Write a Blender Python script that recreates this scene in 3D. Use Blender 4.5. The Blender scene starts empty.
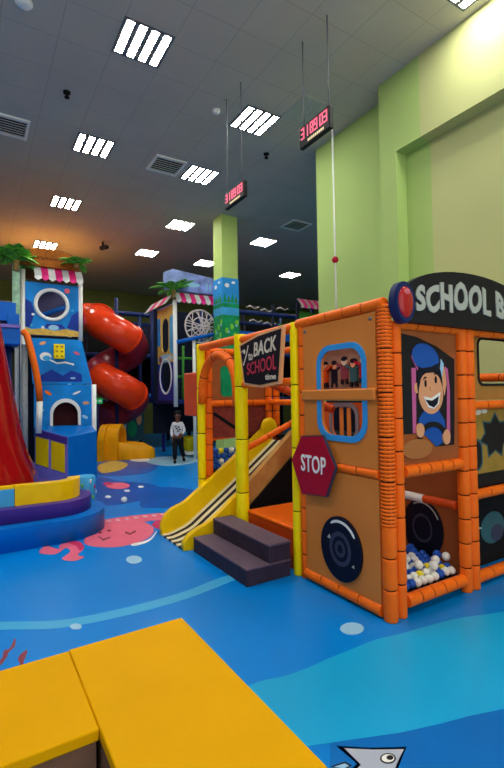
import bpy, bmesh, math, random
from mathutils import Vector, Matrix
random.seed(7)
PI = math.pi
S = bpy.context.scene
C = S.collection

# ------------------------------------------------------------------ materials
def lin(c):
    return tuple(((x / 255) / 12.92 if x / 255 <= 0.04045 else ((x / 255 + 0.055) / 1.055) ** 2.4) for x in c)

MATS = {}
def mat(name, rgb, rough=0.5, var=0.0, scale=6.0, emit=0.0, coat=0.0, bump=0.0, bscale=40.0, alpha=1.0, trans=0.0):
    if name in MATS: return MATS[name]
    m = bpy.data.materials.new(name); m.use_nodes = True
    nt = m.node_tree; b = nt.nodes['Principled BSDF']
    col = (*lin(rgb), 1)
    b.inputs['Base Color'].default_value = col
    b.inputs['Roughness'].default_value = rough
    b.inputs['Coat Weight'].default_value = coat
    b.inputs['Specular IOR Level'].default_value = 0.17
    b.inputs['Alpha'].default_value = alpha
    b.inputs['Transmission Weight'].default_value = trans
    if emit:
        b.inputs['Emission Color'].default_value = col
        b.inputs['Emission Strength'].default_value = emit
    tc = nt.nodes.new('ShaderNodeTexCoord')
    if var:
        n = nt.nodes.new('ShaderNodeTexNoise'); n.inputs['Scale'].default_value = scale
        n.inputs['Detail'].default_value = 3
        nt.links.new(tc.outputs['Object'], n.inputs['Vector'])
        r = nt.nodes.new('ShaderNodeValToRGB')
        r.color_ramp.elements[0].position = 0.3; r.color_ramp.elements[1].position = 0.7
        r.color_ramp.elements[0].color = tuple(c * (1 - var) for c in col[:3]) + (1,)
        r.color_ramp.elements[1].color = tuple(min(1, c * (1 + var)) for c in col[:3]) + (1,)
        nt.links.new(n.outputs['Fac'], r.inputs['Fac'])
        nt.links.new(r.outputs['Color'], b.inputs['Base Color'])
    if bump:
        n2 = nt.nodes.new('ShaderNodeTexNoise'); n2.inputs['Scale'].default_value = bscale
        nt.links.new(tc.outputs['Object'], n2.inputs['Vector'])
        bp = nt.nodes.new('ShaderNodeBump'); bp.inputs['Strength'].default_value = bump
        bp.inputs['Distance'].default_value = 0.02
        nt.links.new(n2.outputs['Fac'], bp.inputs['Height'])
        nt.links.new(bp.outputs['Normal'], b.inputs['Normal'])
    MATS[name] = m
    return m

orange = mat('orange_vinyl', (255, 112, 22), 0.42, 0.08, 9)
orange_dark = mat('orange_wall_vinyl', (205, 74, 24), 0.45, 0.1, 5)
yellow = mat('yellow_vinyl', (255, 228, 0), 0.42, 0.05, 9)
matyellow = mat('mat_yellow_vinyl', (226, 166, 0), 0.55, 0.03, 3, bump=0.05, bscale=14)
matyellow.node_tree.nodes['Principled BSDF'].inputs['Specular IOR Level'].default_value = 0.05
slideyellow = mat('slide_yellow_plastic', (244, 200, 8), 0.3, 0.05, 5)
tan = mat('tan_panel', (218, 132, 58), 0.5, 0.05, 3)
tan2 = mat('dull_tan_panel', (176, 112, 62), 0.5, 0.06, 3)
brownint = mat('brown_panel', (158, 88, 46), 0.55, 0.08, 4)
skyblue = mat('sky_blue_plastic', (52, 152, 226), 0.4, 0.04)
black = mat('black_panel', (26, 25, 32), 0.5, 0.1)
wheelblack = mat('wheel_black', (16, 19, 38), 0.45)
wheelgrey = mat('wheel_grey', (58, 62, 84), 0.45)
white = mat('white_paint', (236, 238, 236), 0.45, 0.03)
cream = mat('cream_print', (232, 222, 186), 0.5)
silver = mat('silver_lettering', (176, 182, 172), 0.45)
stopred = mat('stop_red', (172, 16, 46), 0.4, 0.06, 5)
lensred = mat('lens_red', (176, 10, 28), 0.25, coat=0.6)
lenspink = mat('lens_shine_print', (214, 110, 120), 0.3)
navy = mat('navy_vinyl', (22, 40, 92), 0.5, 0.1)
darknavy = mat('dark_navy', (14, 20, 42), 0.6, 0.15)
dark = mat('dark_netting', (14, 15, 20), 0.8, 0.2)
blue = mat('blue_vinyl', (6, 98, 198), 0.4, 0.06)
blue2 = mat('bright_blue_vinyl', (0, 112, 206), 0.38, 0.05)
purple = mat('purple_vinyl', (74, 50, 140), 0.42, 0.07)
lilac = mat('lilac_vinyl', (128, 112, 200), 0.45, 0.06)
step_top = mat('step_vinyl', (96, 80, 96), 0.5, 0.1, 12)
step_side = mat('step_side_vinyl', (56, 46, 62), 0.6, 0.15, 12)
seam = mat('dark_seam', (40, 20, 14), 0.8)
red = mat('red_vinyl', (158, 4, 18), 0.2, 0.1, 3, coat=0.8, bump=0.9, bscale=3.2)
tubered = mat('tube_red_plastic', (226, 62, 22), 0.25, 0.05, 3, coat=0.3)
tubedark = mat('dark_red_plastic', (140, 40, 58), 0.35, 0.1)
chuteyellow = mat('chute_yellow_plastic', (238, 164, 16), 0.35, 0.06)
seablue = mat('sea_print_blue', (14, 132, 216), 0.5, 0.25, 2.2)
seadeep = mat('sea_print_deep_blue', (22, 54, 150), 0.5, 0.25, 3)
sealight = mat('sea_print_light_blue', (70, 170, 226), 0.5, 0.1, 4)
sand = mat('sand_print', (214, 178, 84), 0.55, 0.2, 14)
pink = mat('pink_print', (230, 104, 132), 0.45, 0.05)
hotpink = mat('magenta_vinyl', (250, 56, 150), 0.5)
darkpink = mat('dark_pink_print', (202, 44, 96), 0.5)
redink = mat('dark_red_print', (136, 60, 74), 0.5)
green = mat('leaf_green', (126, 204, 70), 0.55, 0.3, 20)
greendark = mat('dark_leaf_green', (66, 146, 54), 0.6, 0.3, 20)
dullgreen = mat('pillar_print_green', (26, 150, 92), 0.5, 0.25, 5)
thatch = mat('brown_thatch', (150, 84, 26), 0.8, 0.25, 16, bump=0.3)
thatchdark = mat('dark_brown_lettering', (70, 36, 14), 0.8)
wood = mat('brown_stone_print', (118, 86, 66), 0.7, 0.28, 7)
greypost = mat('grey_mesh_post', (150, 158, 164), 0.6, 0.2, 40)
metal = mat('grey_metal', (110, 112, 116), 0.45)
skin = mat('skin', (112, 72, 54), 0.55)
hairm = mat('black_hair', (14, 12, 14), 0.6)
hoodie = mat('white_fleece', (216, 216, 222), 0.8, 0.05)
blackcloth = mat('black_cloth', (20, 20, 26), 0.8, 0.1)
cartoonskin = mat('cartoon_skin_print', (226, 160, 118), 0.5)
bandpink = mat('pink_print_stripe', (196, 96, 150), 0.5)
capblue = mat('cap_blue_print', (26, 84, 170), 0.5)
chalkred = mat('chalk_red', (186, 58, 78), 0.6)
chalk = mat('chalk_cream', (222, 212, 190), 0.6)
frameor = mat('peach_frame', (232, 168, 118), 0.5, 0.05)
ledpink = mat('led_digits', (240, 110, 140), 0.5, emit=0.55)
ledyellow = mat('led_strip_lettering', (240, 220, 170), 0.5, emit=0.3)
ballblue = mat('ball_blue', (34, 82, 178), 0.35)
ballwhite = mat('ball_white', (226, 228, 222), 0.35)
ballyellow = mat('ball_yellow', (222, 206, 48), 0.35)
lamp_emit = mat('lamp_tube', (255, 250, 240), 0.4, emit=44.0)
lamp_frame = mat('lamp_louvre', (96, 100, 106), 0.5)
lamp_off = mat('unlit_lamp_tube', (176, 180, 170), 0.4)
warm_emit = mat('warm_lamp', (255, 170, 70), 0.4, emit=260.0)
exitgreen = mat('exit_green', (24, 150, 80), 0.5, emit=0.4)
pale = mat('pale_blue_dot', (150, 200, 232), 0.45)
tealdark = mat('teal_print', (52, 92, 100), 0.5)
olivep = mat('dull_yellow_print', (160, 128, 56), 0.5, 0.15)
meshred = mat('maroon_mesh', (128, 54, 46), 0.7, 0.2, 20)
netwhite = mat('net_cord', (216, 206, 206), 0.6)

# ------------------------------------------------------------------ mesh builder
class MB:
    def __init__(self): self.bm = bmesh.new(); self.mats = []; self.i = 0
    def m(self, mt):
        if mt not in self.mats: self.mats.append(mt)
        self.i = self.mats.index(mt); return self
    def face(self, vs, smooth=False):
        try: f = self.bm.faces.new(vs)
        except ValueError: return None
        f.material_index = self.i; f.smooth = smooth; return f
    def box(self, c, s, rz=0.0, bev=0.0, seg=2, R=None):
        c = Vector(c); M = R if R else Matrix.Rotation(rz, 3, 'Z')
        vs = [self.bm.verts.new(c + M @ Vector((sx * s[0] / 2, sy * s[1] / 2, sz * s[2] / 2)))
              for sx in (-1, 1) for sy in (-1, 1) for sz in (-1, 1)]
        fs = [self.face([vs[k] for k in q]) for q in ((0, 1, 3, 2), (4, 6, 7, 5), (0, 4, 5, 1), (2, 3, 7, 6), (0, 2, 6, 4), (1, 5, 7, 3))]
        if bev:
            es = list({e for f in fs for e in f.edges})
            r = bmesh.ops.bevel(self.bm, geom=es, offset=bev, segments=seg, affect='EDGES', profile=0.5)
            for f in r['faces']: f.material_index = self.i; f.smooth = True
        return self
    def tube(self, pts, r, seg=12, radii=None, caps=True, closed=False, smooth=True):
        pts = [Vector(p) for p in pts]; n = len(pts); rings = []; up = None
        for k in range(n):
            a = pts[k - 1] if (k or closed) else pts[0]
            b = pts[(k + 1) % n] if (k < n - 1 or closed) else pts[n - 1]
            t = (b - a).normalized()
            if up is None:
                up = Vector((0, 0, 1)) if abs(t.z) < 0.9 else Vector((1, 0, 0))
            up = (up - t * up.dot(t))
            up = up.normalized() if up.length > 1e-6 else t.orthogonal().normalized()
            s = t.cross(up); rr = radii[k] if radii else r
            rings.append([self.bm.verts.new(pts[k] + (up * math.cos(2 * PI * j / seg) + s * math.sin(2 * PI * j / seg)) * rr) for j in range(seg)])
        for k in range(n if closed else n - 1):
            A = rings[k]; B = rings[(k + 1) % n]
            for j in range(seg): self.face([A[j], A[(j + 1) % seg], B[(j + 1) % seg], B[j]], smooth)
        if caps and not closed:
            self.face(rings[0][::-1]); self.face(rings[-1])
        return self
    def pad(self, p0, p1, r, pitch=0.19, seg=14, ribs=False):
        """foam padded tube: sleeves with a dark seam between them"""
        p0 = Vector(p0); p1 = Vector(p1); L = (p1 - p0).length; d = (p1 - p0) / L
        n = max(1, round(L / pitch)); base = self.i; g = 0.004
        for k in range(n):
            a = k * L / n + (g if k else 0); b = (k + 1) * L / n - (g if k < n - 1 else 0)
            self.i = base
            if ribs:
                mrib = max(2, int((b - a) / 0.024)); P = []; R = []
                for q in range(mrib):
                    for fr, rr in ((0.0, 0.76), (0.28, 1.0), (0.72, 1.0)):
                        P.append(p0 + d * (a + (b - a) * (q + fr) / mrib)); R.append(r * rr)
                P.append(p0 + d * b); R.append(r * 0.9)
                self.tube(P, r, seg, R)
            else:
                e = min(0.012, (b - a) * 0.2)
                self.tube([p0 + d * a, p0 + d * (a + e * .3), p0 + d * (a + e), p0 + d * (b - e), p0 + d * (b - e * .3), p0 + d * b], r, seg, [r * 0.9, r * 0.97, r, r, r * 0.97, r * 0.9])
        if n > 1:
            self.m(seam); self.tube([p0 + d * 0.01, p1 - d * 0.01], r * 0.86, 8)
            self.i = base
        return self
    def plate(self, poly, o, u, v, n, t):
        o, u, v, n = map(Vector, (o, u, v, n))
        A = [self.bm.verts.new(o + u * x + v * y) for x, y in poly]
        B = [self.bm.verts.new(o + u * x + v * y + n * t) for x, y in poly]
        self.face(A[::-1]); self.face(B); k = len(poly)
        for j in range(k): self.face([A[j], A[(j + 1) % k], B[(j + 1) % k], B[j]])
        return self
    def ring(self, outer, inner, o, u, v, n, t):
        o, u, v, n = map(Vector, (o, u, v, n)); k = len(outer)
        L = [[self.bm.verts.new(o + u * x + v * y + n * (t * z)) for x, y in P] for P, z in ((outer, 0), (inner, 0), (inner, 1), (outer, 1))]
        for q in range(4):
            A, B = L[q], L[(q + 1) % 4]
            for j in range(k): self.face([A[j], A[(j + 1) % k], B[(j + 1) % k], B[j]])
        return self
    def sphere(self, c, r, u=12, v=8, s=(1, 1, 1)):
        c = Vector(c); rows = []
        for i in range(1, v):
            th = PI * i / v
            rows.append([self.bm.verts.new(c + Vector((r * s[0] * math.sin(th) * math.cos(2 * PI * j / u), r * s[1] * math.sin(th) * math.sin(2 * PI * j / u), r * s[2] * math.cos(th)))) for j in range(u)])
        T = self.bm.verts.new(c + Vector((0, 0, r * s[2]))); B = self.bm.verts.new(c - Vector((0, 0, r * s[2])))
        for j in range(u):
            self.face([T, rows[0][j], rows[0][(j + 1) % u]], True); self.face([B, rows[-1][(j + 1) % u], rows[-1][j]], True)
            for i in range(v - 2): self.face([rows[i][j], rows[i + 1][j], rows[i + 1][(j + 1) % u], rows[i][(j + 1) % u]], True)
        return self
    def lathe(self, prof, c, seg=32, smooth=True):
        c = Vector(c)
        rows = [[self.bm.verts.new(c + Vector((r * math.cos(2 * PI * j / seg), r * math.sin(2 * PI * j / seg), z))) for j in range(seg)] for r, z in prof]
        for A, B in zip(rows, rows[1:]):
            for j in range(seg): self.face([A[j], A[(j + 1) % seg], B[(j + 1) % seg], B[j]], smooth)
        self.face(rows[0][::-1]); self.face(rows[-1])
        return self

def tag(o, label=None, cat=None, group=None, kind=None):
    for k, x in (('label', label), ('category', cat), ('group', group), ('kind', kind)):
        if x: o[k] = x
    return o
def link(name, me, parent=None, label=None):
    o = bpy.data.objects.new(name, me); C.objects.link(o)
    if parent:
        o.parent = parent
        o.matrix_parent_inverse = Matrix.Translation(-Vector(parent.location))
    if label: o['label'] = label
    return o
def build(name, mb, parent=None, label=None):
    bmesh.ops.recalc_face_normals(mb.bm, faces=mb.bm.faces)
    me = bpy.data.meshes.new(name); mb.bm.to_mesh(me); mb.bm.free()
    for m in mb.mats: me.materials.append(m)
    return link(name, me, parent, label)
def thing(name, label, cat, loc=(0, 0, 0), group=None):
    o = bpy.data.objects.new(name, None); C.objects.link(o); o.location = loc; o.empty_display_size = 0.1
    return tag(o, label, cat, group)
def dup(root, loc, label=None):
    r = root.copy(); C.objects.link(r); r.location = loc
    if label: r['label'] = label
    for ch in list(root.children):
        c = ch.copy(); C.objects.link(c); c.parent = r
        for g in list(ch.children):
            d = g.copy(); C.objects.link(d); d.parent = c
    return r

# planes: (u, v, n)
FX = ((0, -1, 0), (0, 0, 1), (-1, 0, 0))    # faces -X
FY = ((1, 0, 0), (0, 0, 1), (0, -1, 0))     # faces -Y
FZ = ((1, 0, 0), (0, 1, 0), (0, 0, 1))      # faces up
def ell(cx, cy, a, b=None, n=28, rot=0.0, a0=0.0, a1=2 * PI):
    b = b or a; out = []
    full = abs(a1 - a0 - 2 * PI) < 1e-6
    for k in range(n if full else n + 1):
        t = a0 + (a1 - a0) * k / n; x, y = a * math.cos(t), b * math.sin(t)
        out.append((cx + x * math.cos(rot) - y * math.sin(rot), cy + x * math.sin(rot) + y * math.cos(rot)))
    return out
def rrect(x0, y0, x1, y1, r, n=6):
    out = []
    for cx, cy, a in ((x1 - r, y1 - r, 0), (x0 + r, y1 - r, PI / 2), (x0 + r, y0 + r, PI), (x1 - r, y0 + r, 1.5 * PI)):
        for k in range(n + 1):
            t = a + PI / 2 * k / n; out.append((cx + r * math.cos(t), cy + r * math.sin(t)))
    return out
def rect(x0, y0, x1, y1): return [(x0, y0), (x1, y0), (x1, y1), (x0, y1)]
def strip(pts, w):
    """a 2D polyline thickened to a ribbon polygon"""
    L = []; R = []
    for k, (x, y) in enumerate(pts):
        a = pts[max(0, k - 1)]; b = pts[min(len(pts) - 1, k + 1)]
        dx, dy = b[0] - a[0], b[1] - a[1]; d = math.hypot(dx, dy) or 1
        ww = w[k] if isinstance(w, (list, tuple)) else w
        L.append((x - dy / d * ww / 2, y + dx / d * ww / 2)); R.append((x + dy / d * ww / 2, y - dx / d * ww / 2))
    return L + R[::-1]
def holed(outer_rect, inner):
    """outer loop on a rectangle matching an inner loop point for point"""
    x0, y0, x1, y1 = outer_rect
    cx = sum(p[0] for p in inner) / len(inner); cy = sum(p[1] for p in inner) / len(inner)
    ang = [math.atan2(p[1] - cy, p[0] - cx) for p in inner]
    out = []
    for a in ang:
        dx, dy = math.cos(a), math.sin(a); t = 1e9
        if dx > 1e-9: t = min(t, (x1 - cx) / dx)
        if dx < -1e-9: t = min(t, (x0 - cx) / dx)
        if dy > 1e-9: t = min(t, (y1 - cy) / dy)
        if dy < -1e-9: t = min(t, (y0 - cy) / dy)
        out.append([cx + dx * t, cy + dy * t])
    for X, Y in ((x0, y0), (x1, y0), (x1, y1), (x0, y1)):   # snap nearest point to each corner
        k = min(range(len(out)), key=lambda i: (out[i][0] - X) ** 2 + (out[i][1] - Y) ** 2); out[k] = [X, Y]
    return [tuple(p) for p in out]
def art(name, parent, o, plane, layers, label=None, step=0.0014, base=0.002):
    """a flat printed picture: thin layers stacked on a surface"""
    u, v, n = plane; mb = MB(); o = Vector(o); nn = Vector(n)
    for k, (poly, mt) in enumerate(layers):
        mb.m(mt); mb.plate(poly, o, u, v, n, base + step * k)
    return build(name, mb, parent, label)
def text(name, s, parent, o, plane, w, h, mt, depth=0.006, bold=0.02, label=None, shear=0.0, warp=None):
    cu = bpy.data.curves.new(name, 'FONT'); cu.body = s; cu.offset = bold; cu.extrude = 0.5; cu.resolution_u = 3
    cu.space_character = 1.0 + bold * 2
    ob = bpy.data.objects.new(name, cu); C.objects.link(ob)
    dg = bpy.context.evaluated_depsgraph_get(); dg.update()
    me = bpy.data.meshes.new_from_object(ob.evaluated_get(dg))
    C.objects.unlink(ob); bpy.data.objects.remove(ob); bpy.data.curves.remove(cu)
    xs = [v.co.x for v in me.vertices]; ys = [v.co.y for v in me.vertices]
    x0, x1, y0, y1 = min(xs), max(xs), min(ys), max(ys)
    o, u, v_, n = Vector(o), *map(Vector, plane)
    for v in me.vertices:
        a = (v.co.x - x0) / (x1 - x0); b = (v.co.y - y0) / (y1 - y0)
        z = depth if v.co.z > 0 else 0.0
        x, y = a * w + shear * b * h, b * h
        if warp: x, y = warp(a, b, x, y)
        v.co = o + u * x + v_ * y + n * z
    me.materials.clear(); me.materials.append(mt); me.update()
    return link(name, me, parent, label)

# ------------------------------------------------------------------ camera
CAM = Vector((0, 0, 1.5)); F = 457.0
yaw, pit, rol = (math.radians(a) for a in (31.68, 1.53, -0.883))
fw = Vector((math.sin(yaw) * math.cos(pit), math.cos(yaw) * math.cos(pit), math.sin(pit)))
r0 = Vector((math.cos(yaw), -math.sin(yaw), 0)); u0 = r0.cross(fw)
cr = r0 * math.cos(rol) + u0 * math.sin(rol); cu_ = -r0 * math.sin(rol) + u0 * math.cos(rol)
cam = bpy.data.cameras.new('camera'); cam.sensor_fit = 'VERTICAL'; cam.sensor_height = 24; cam.lens = F / 768 * 24
cam.clip_start = 0.02; cam.clip_end = 100
co = bpy.data.objects.new('camera', cam); C.objects.link(co); S.camera = co
co.matrix_world = Matrix(((cr.x, cu_.x, -fw.x, 0), (cr.y, cu_.y, -fw.y, 0), (cr.z, cu_.z, -fw.z, 1.5), (0, 0, 0, 1)))
def fl(px, py):
    """survey helper: floor position seen at a photograph pixel"""
    d = fw * F + cr * (px - 252) + cu_ * (384 - py); p = CAM + d * (-1.5 / d.z); return (p.x, p.y)

# ------------------------------------------------------------------ setting
HC = 5.8
def struct(name, mb, parent=None, label=None):
    o = build(name, mb, parent, label); o['kind'] = 'structure'; return o

def floor_mat():
    m = mat('floor_vinyl', (0, 130, 220), 0.3, 0.08, 0.5); b = m.node_tree.nodes['Principled BSDF']
    b.inputs['Specular IOR Level'].default_value = 0.12
    return m
floorm = floor_mat()
b = MB().m(floorm); b.box((3.5, 7.5, -0.05), (22, 23, 0.1)); floor = struct('floor', b)
# ceiling with tile grid
def ceil_mat():
    m = mat('ceiling_tiles', (192, 186, 174), 0.8)
    nt = m.node_tree; bs = nt.nodes['Principled BSDF']
    tc = nt.nodes.new('ShaderNodeTexCoord'); sp = nt.nodes.new('ShaderNodeSeparateXYZ'); nt.links.new(tc.outputs['Object'], sp.inputs[0])
    outs = []
    for ax, off in (('X', 0.28), ('Y', 0.3)):
        a = nt.nodes.new('ShaderNodeMath'); a.operation = 'ADD'; a.inputs[1].default_value = 60 - off; nt.links.new(sp.outputs[ax], a.inputs[0])
        d = nt.nodes.new('ShaderNodeMath'); d.operation = 'DIVIDE'; d.inputs[1].default_value = 0.6; nt.links.new(a.outputs[0], d.inputs[0])
        f = nt.nodes.new('ShaderNodeMath'); f.operation = 'FRACT'; nt.links.new(d.outputs[0], f.inputs[0])
        l = nt.nodes.new('ShaderNodeMath'); l.operation = 'LESS_THAN'; l.inputs[1].default_value = 0.022; nt.links.new(f.outputs[0], l.inputs[0]); outs.append(l)
    mx = nt.nodes.new('ShaderNodeMath'); mx.operation = 'MAXIMUM'; nt.links.new(outs[0].outputs[0], mx.inputs[0]); nt.links.new(outs[1].outputs[0], mx.inputs[1])
    n = nt.nodes.new('ShaderNodeTexNoise'); n.inputs['Scale'].default_value = 1.2; nt.links.new(tc.outputs['Object'], n.inputs['Vector'])
    r = nt.nodes.new('ShaderNodeValToRGB'); c = lin((192, 186, 174))
    r.color_ramp.elements[0].color = tuple(x * 0.88 for x in c) + (1,); r.color_ramp.elements[1].color = tuple(x * 1.1 for x in c) + (1,)
    nt.links.new(n.outputs['Fac'], r.inputs['Fac'])
    mix = nt.nodes.new('ShaderNodeMixRGB'); mix.inputs['Color2'].default_value = (*lin((172, 168, 158)), 1)
    nt.links.new(mx.outputs[0], mix.inputs['Fac']); nt.links.new(r.outputs['Color'], mix.inputs['Color1']); nt.links.new(mix.outputs['Color'], bs.inputs['Base Color'])
    return m
b = MB().m(ceil_mat()); b.box((3.5, 7.5, HC + 0.05), (22, 23, 0.1)); struct('ceiling', b)
# green wall, two tones of paint with a straight join
def wall_mat():
    m = mat('green_wall_paint', (150, 192, 104), 0.7)
    nt = m.node_tree; bs = nt.nodes['Principled BSDF']
    tc = nt.nodes.new('ShaderNodeTexCoord'); sp = nt.nodes.new('ShaderNodeSeparateXYZ'); nt.links.new(tc.outputs['Object'], sp.inputs[0])
    g = nt.nodes.new('ShaderNodeMath'); g.operation = 'GREATER_THAN'; g.inputs[1].default_value = 3.71; nt.links.new(sp.outputs['Y'], g.inputs[0])
    n = nt.nodes.new('ShaderNodeTexNoise'); n.inputs['Scale'].default_value = 0.7; nt.links.new(tc.outputs['Object'], n.inputs['Vector'])
    cs = []
    for c in ((186, 192, 132), (168, 196, 116)):
        r = nt.nodes.new('ShaderNodeValToRGB'); c = lin(c)
        r.color_ramp.elements[0].color = tuple(x * 0.9 for x in c) + (1,); r.color_ramp.elements[1].color = tuple(x * 1.08 for x in c) + (1,)
        nt.links.new(n.outputs['Fac'], r.inputs['Fac']); cs.append(r)
    mix = nt.nodes.new('ShaderNodeMixRGB'); nt.links.new(g.outputs[0], mix.inputs['Fac'])
    nt.links.new(cs[0].outputs['Color'], mix.inputs['Color1']); nt.links.new(cs[1].outputs['Color'], mix.inputs['Color2'])
    nt.links.new(mix.outputs['Color'], bs.inputs['Base Color']); return m
wallm = wall_mat(); pillarm = mat('pillar_paint', (186, 214, 120), 0.65, 0.06, 1.5)
farwall = mat('shaded_green_wall_paint', (112, 122, 66), 0.8, 0.15, 1)  # light green wall darkened to olive, far shade put into the colour
b = MB().m(wallm)
b.box((5.0, 4.24, HC / 2), (0.3, 0.28, HC))                       # pier left of the recess
b.box((5.0, 0.05, (HC + 4.75) / 2), (0.3, 8.1, HC - 4.75))         # over the recess
b.box((5.1, 0.05, 2.375), (0.1, 8.1, 4.75))                       # recess back
b.box((5.25, 5.14, HC / 2), (0.2, 1.52, HC))                      # stepped back part
b.box((9.6, 6.0, HC / 2), (8.9, 0.2, HC))                         # return behind the pier
struct('wall_right', b)
b = MB().m(farwall); b.box((3.5, 18.6, HC / 2), (22, 0.2, HC)); struct('wall_back', b)
b = MB().m(farwall); b.box((-7.1, 7.5, HC / 2), (0.2, 22, HC)); struct('wall_left', b)
b = MB().m(farwall); b.box((14.2, 12.4, HC / 2), (0.2, 12.4, HC)); struct('wall_far_right', b)
# pillar
pil = thing('pillar', 'square light green pillar with a painted landscape band lower down', 'pillar', (5.24, 9.62, 0))
pil['kind'] = 'structure'
b = MB().m(pillarm); b.box((5.24, 9.62, HC / 2), (0.43, 0.44, HC), bev=0.008); build('shaft', b, pil)
b = MB().m(skyblue); b.box((5.24, 9.62, 4.0), (0.45, 0.46, 0.6))
b.m(dullgreen); b.box((5.24, 9.62, 2.6), (0.45, 0.46, 2.2))
for o, pl in (((5.015, 9.84, 0), FX), ((5.015, 9.39, 0), FY)):
    for k in range(4): b.m(greendark if k % 2 else dullgreen); b.plate([(0.02 + .1 * k, 3.72), (0.07 + .1 * k, 3.95 - .05 * (k % 2)), (0.12 + .1 * k, 3.72)], o, *pl, 0.003 + 0.001 * k)
    b.m(sealight); b.plate(rect(0.0, 3.42, 0.44, 3.6), o, *pl, 0.004)
    b.m(white); b.plate(ell(0.13, 4.12, .06, .05), o, *pl, 0.004); b.plate(ell(0.3, 4.2, .05, .03), o, *pl, 0.004)
    b.m(green)
    for k in range(6): b.plate(ell(0.06 + (k * .137) % .36, 2.75 + .1 * k, .05, .07), o, *pl, 0.005)
    b.m(pale)
    for k in range(4): b.plate(ell(0.08 + (k * .21) % .34, 2.7 + .16 * k, .03, .03), o, *pl, 0.006)
build('painted_landscape', b, pil, 'painted band of blue sky over green hills')

# floor prints (printed vinyl, lie flat in the floor)
fo = (0, 0, 0.0)
def fprint(name, layers, label=None, base=0.0012):
    o = art(name, floor, fo, FZ, layers, label, step=0.0005, base=base); o['kind'] = 'structure'; return o
def smooth(pts, closed=True, k=5):
    n = len(pts); out = []
    g = lambda i: pts[i % n] if closed else pts[max(0, min(n - 1, i))]
    for i in range(n if closed else n - 1):
        a, b_, c, d = g(i - 1), g(i), g(i + 1), g(i + 2)
        for q in range(k):
            t = q / k
            out.append(tuple(0.5 * (2 * b_[m] + (c[m] - a[m]) * t + (2 * a[m] - 5 * b_[m] + 4 * c[m] - d[m]) * t * t + (3 * b_[m] - a[m] - 3 * c[m] + d[m]) * t ** 3) for m in (0, 1)))
    return out if closed else out + [pts[-1]]
P = lambda *a: [fl(x, y) for x, y in a]
PS = lambda *a: [fl(x, y) for x, y in smooth(list(a))]
bandpale = mat('pale_pink_print', (240, 176, 190), 0.45)
lightfloor = mat('floor_print_light_blue', (20, 168, 226), 0.3, 0.06, 0.7)
midfloor = mat('floor_print_mid_blue', (0, 110, 196), 0.3, 0.06, 0.7)
deepfloor = mat('floor_print_navy', (0, 86, 182), 0.32, 0.12, 2)
stripef = mat('floor_print_stripe', (62, 170, 226), 0.3)
fprint('floor_wave_print', [(P(*smooth([(238, 690), (262, 681), (285, 676), (310, 667), (330, 658), (350, 650), (375, 640), (400, 634), (425, 627), (455, 619), (490, 614), (540, 606), (600, 600)], False)) +
       [(6.0, 1.6), (4.0, 0.6)] + P((560, 700), (504, 709), (470, 716), (440, 724), (400, 733), (350, 740), (310, 746), (260, 752)), lightfloor)], 'broad light blue wave printed on the floor')
fprint('floor_dark_wave_print', [(P((330, 743), (350, 740), (400, 733), (440, 724), (470, 716), (504, 709), (560, 700)) + [(3.0, 0.4), (1.0, 0.4)] + P((330, 775)), midfloor)])
fprint('floor_stripe_print', [(P(*smooth([(-60, 624), (0, 622), (60, 620), (120, 609), (180, 593), (212, 581), (250, 568)], False), *smooth([(252, 573), (215, 588), (180, 601), (120, 617), (60, 628), (0, 630), (-60, 632)], False)), stripef)], 'thin pale blue curved stripe printed on the floor')
for x, y, a in ((352, 629, 12), (76, 627, 6), (134, 560, 8)):
    fprint('floor_dot_print', [(P(*[(x + a * math.cos(t * PI / 8), y + a * .5 * math.sin(t * PI / 8)) for t in range(16)]), pale)], base=.004)
def pe(x, y, a, b_, n=18): return P(*[(x + a * math.cos(t * 2 * PI / n), y + b_ * math.sin(t * 2 * PI / n)) for t in range(n)])
fprint('floor_sea_print', [(PS((98, 478), (120, 481), (150, 484), (165, 491), (150, 498), (128, 503), (104, 506), (96, 500)), deepfloor), (PS((148, 492), (166, 487), (200, 492), (200, 506), (160, 508), (140, 506)), deepfloor),
        (PS((100, 462), (130, 458), (158, 462), (150, 472), (120, 476), (98, 474)), deepfloor), (PS((98, 466), (112, 461), (128, 464), (120, 470), (102, 473)), sand), (PS((150, 458), (190, 456), (196, 462), (170, 466), (148, 463)), pale)])
fprint('floor_shell_print', [(pe(118, 486, 12, 3.2), pink), (pe(108, 484, 5, 1.5), darkpink), (pe(108, 497, 3, 1.2), white), (pe(127, 491, 3, 1), white), (pe(141, 487, 3, .9), white), (pe(140, 460, 10, 2), white)], base=.006)
fprint('octopus_print', [(PS((152, 525), (158, 520), (175, 517), (200, 515), (200, 523), (180, 526), (160, 529)), darkpink), (PS((88, 528), (100, 521), (122, 517), (150, 514), (175, 513), (175, 519), (150, 521), (130, 526), (100, 530)), pink),
        (PS((84, 541), (90, 532), (102, 525), (120, 521), (138, 521), (150, 525), (154, 531), (148, 538), (136, 543), (118, 547), (98, 547), (87, 545)), pink),
        (PS((132, 544), (148, 540), (157, 531), (153, 538), (146, 543), (134, 546)), white),
        (P((99, 536), (103, 539), (110, 537), (111, 538), (103, 541), (98, 537)), redink), *[(pe(100 + 9 * k, 522.5 - 1.1 * k, 2.6, 1.0, 10), bandpale) for k in range(9)], (pe(100, 533, 2, .6), redink), (pe(109, 531, 2, .6), redink), (P((126, 532), (130, 534), (135, 531), (136, 532), (130, 535), (125, 533)), redink)], 'pink smiling octopus printed on the floor')
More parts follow.
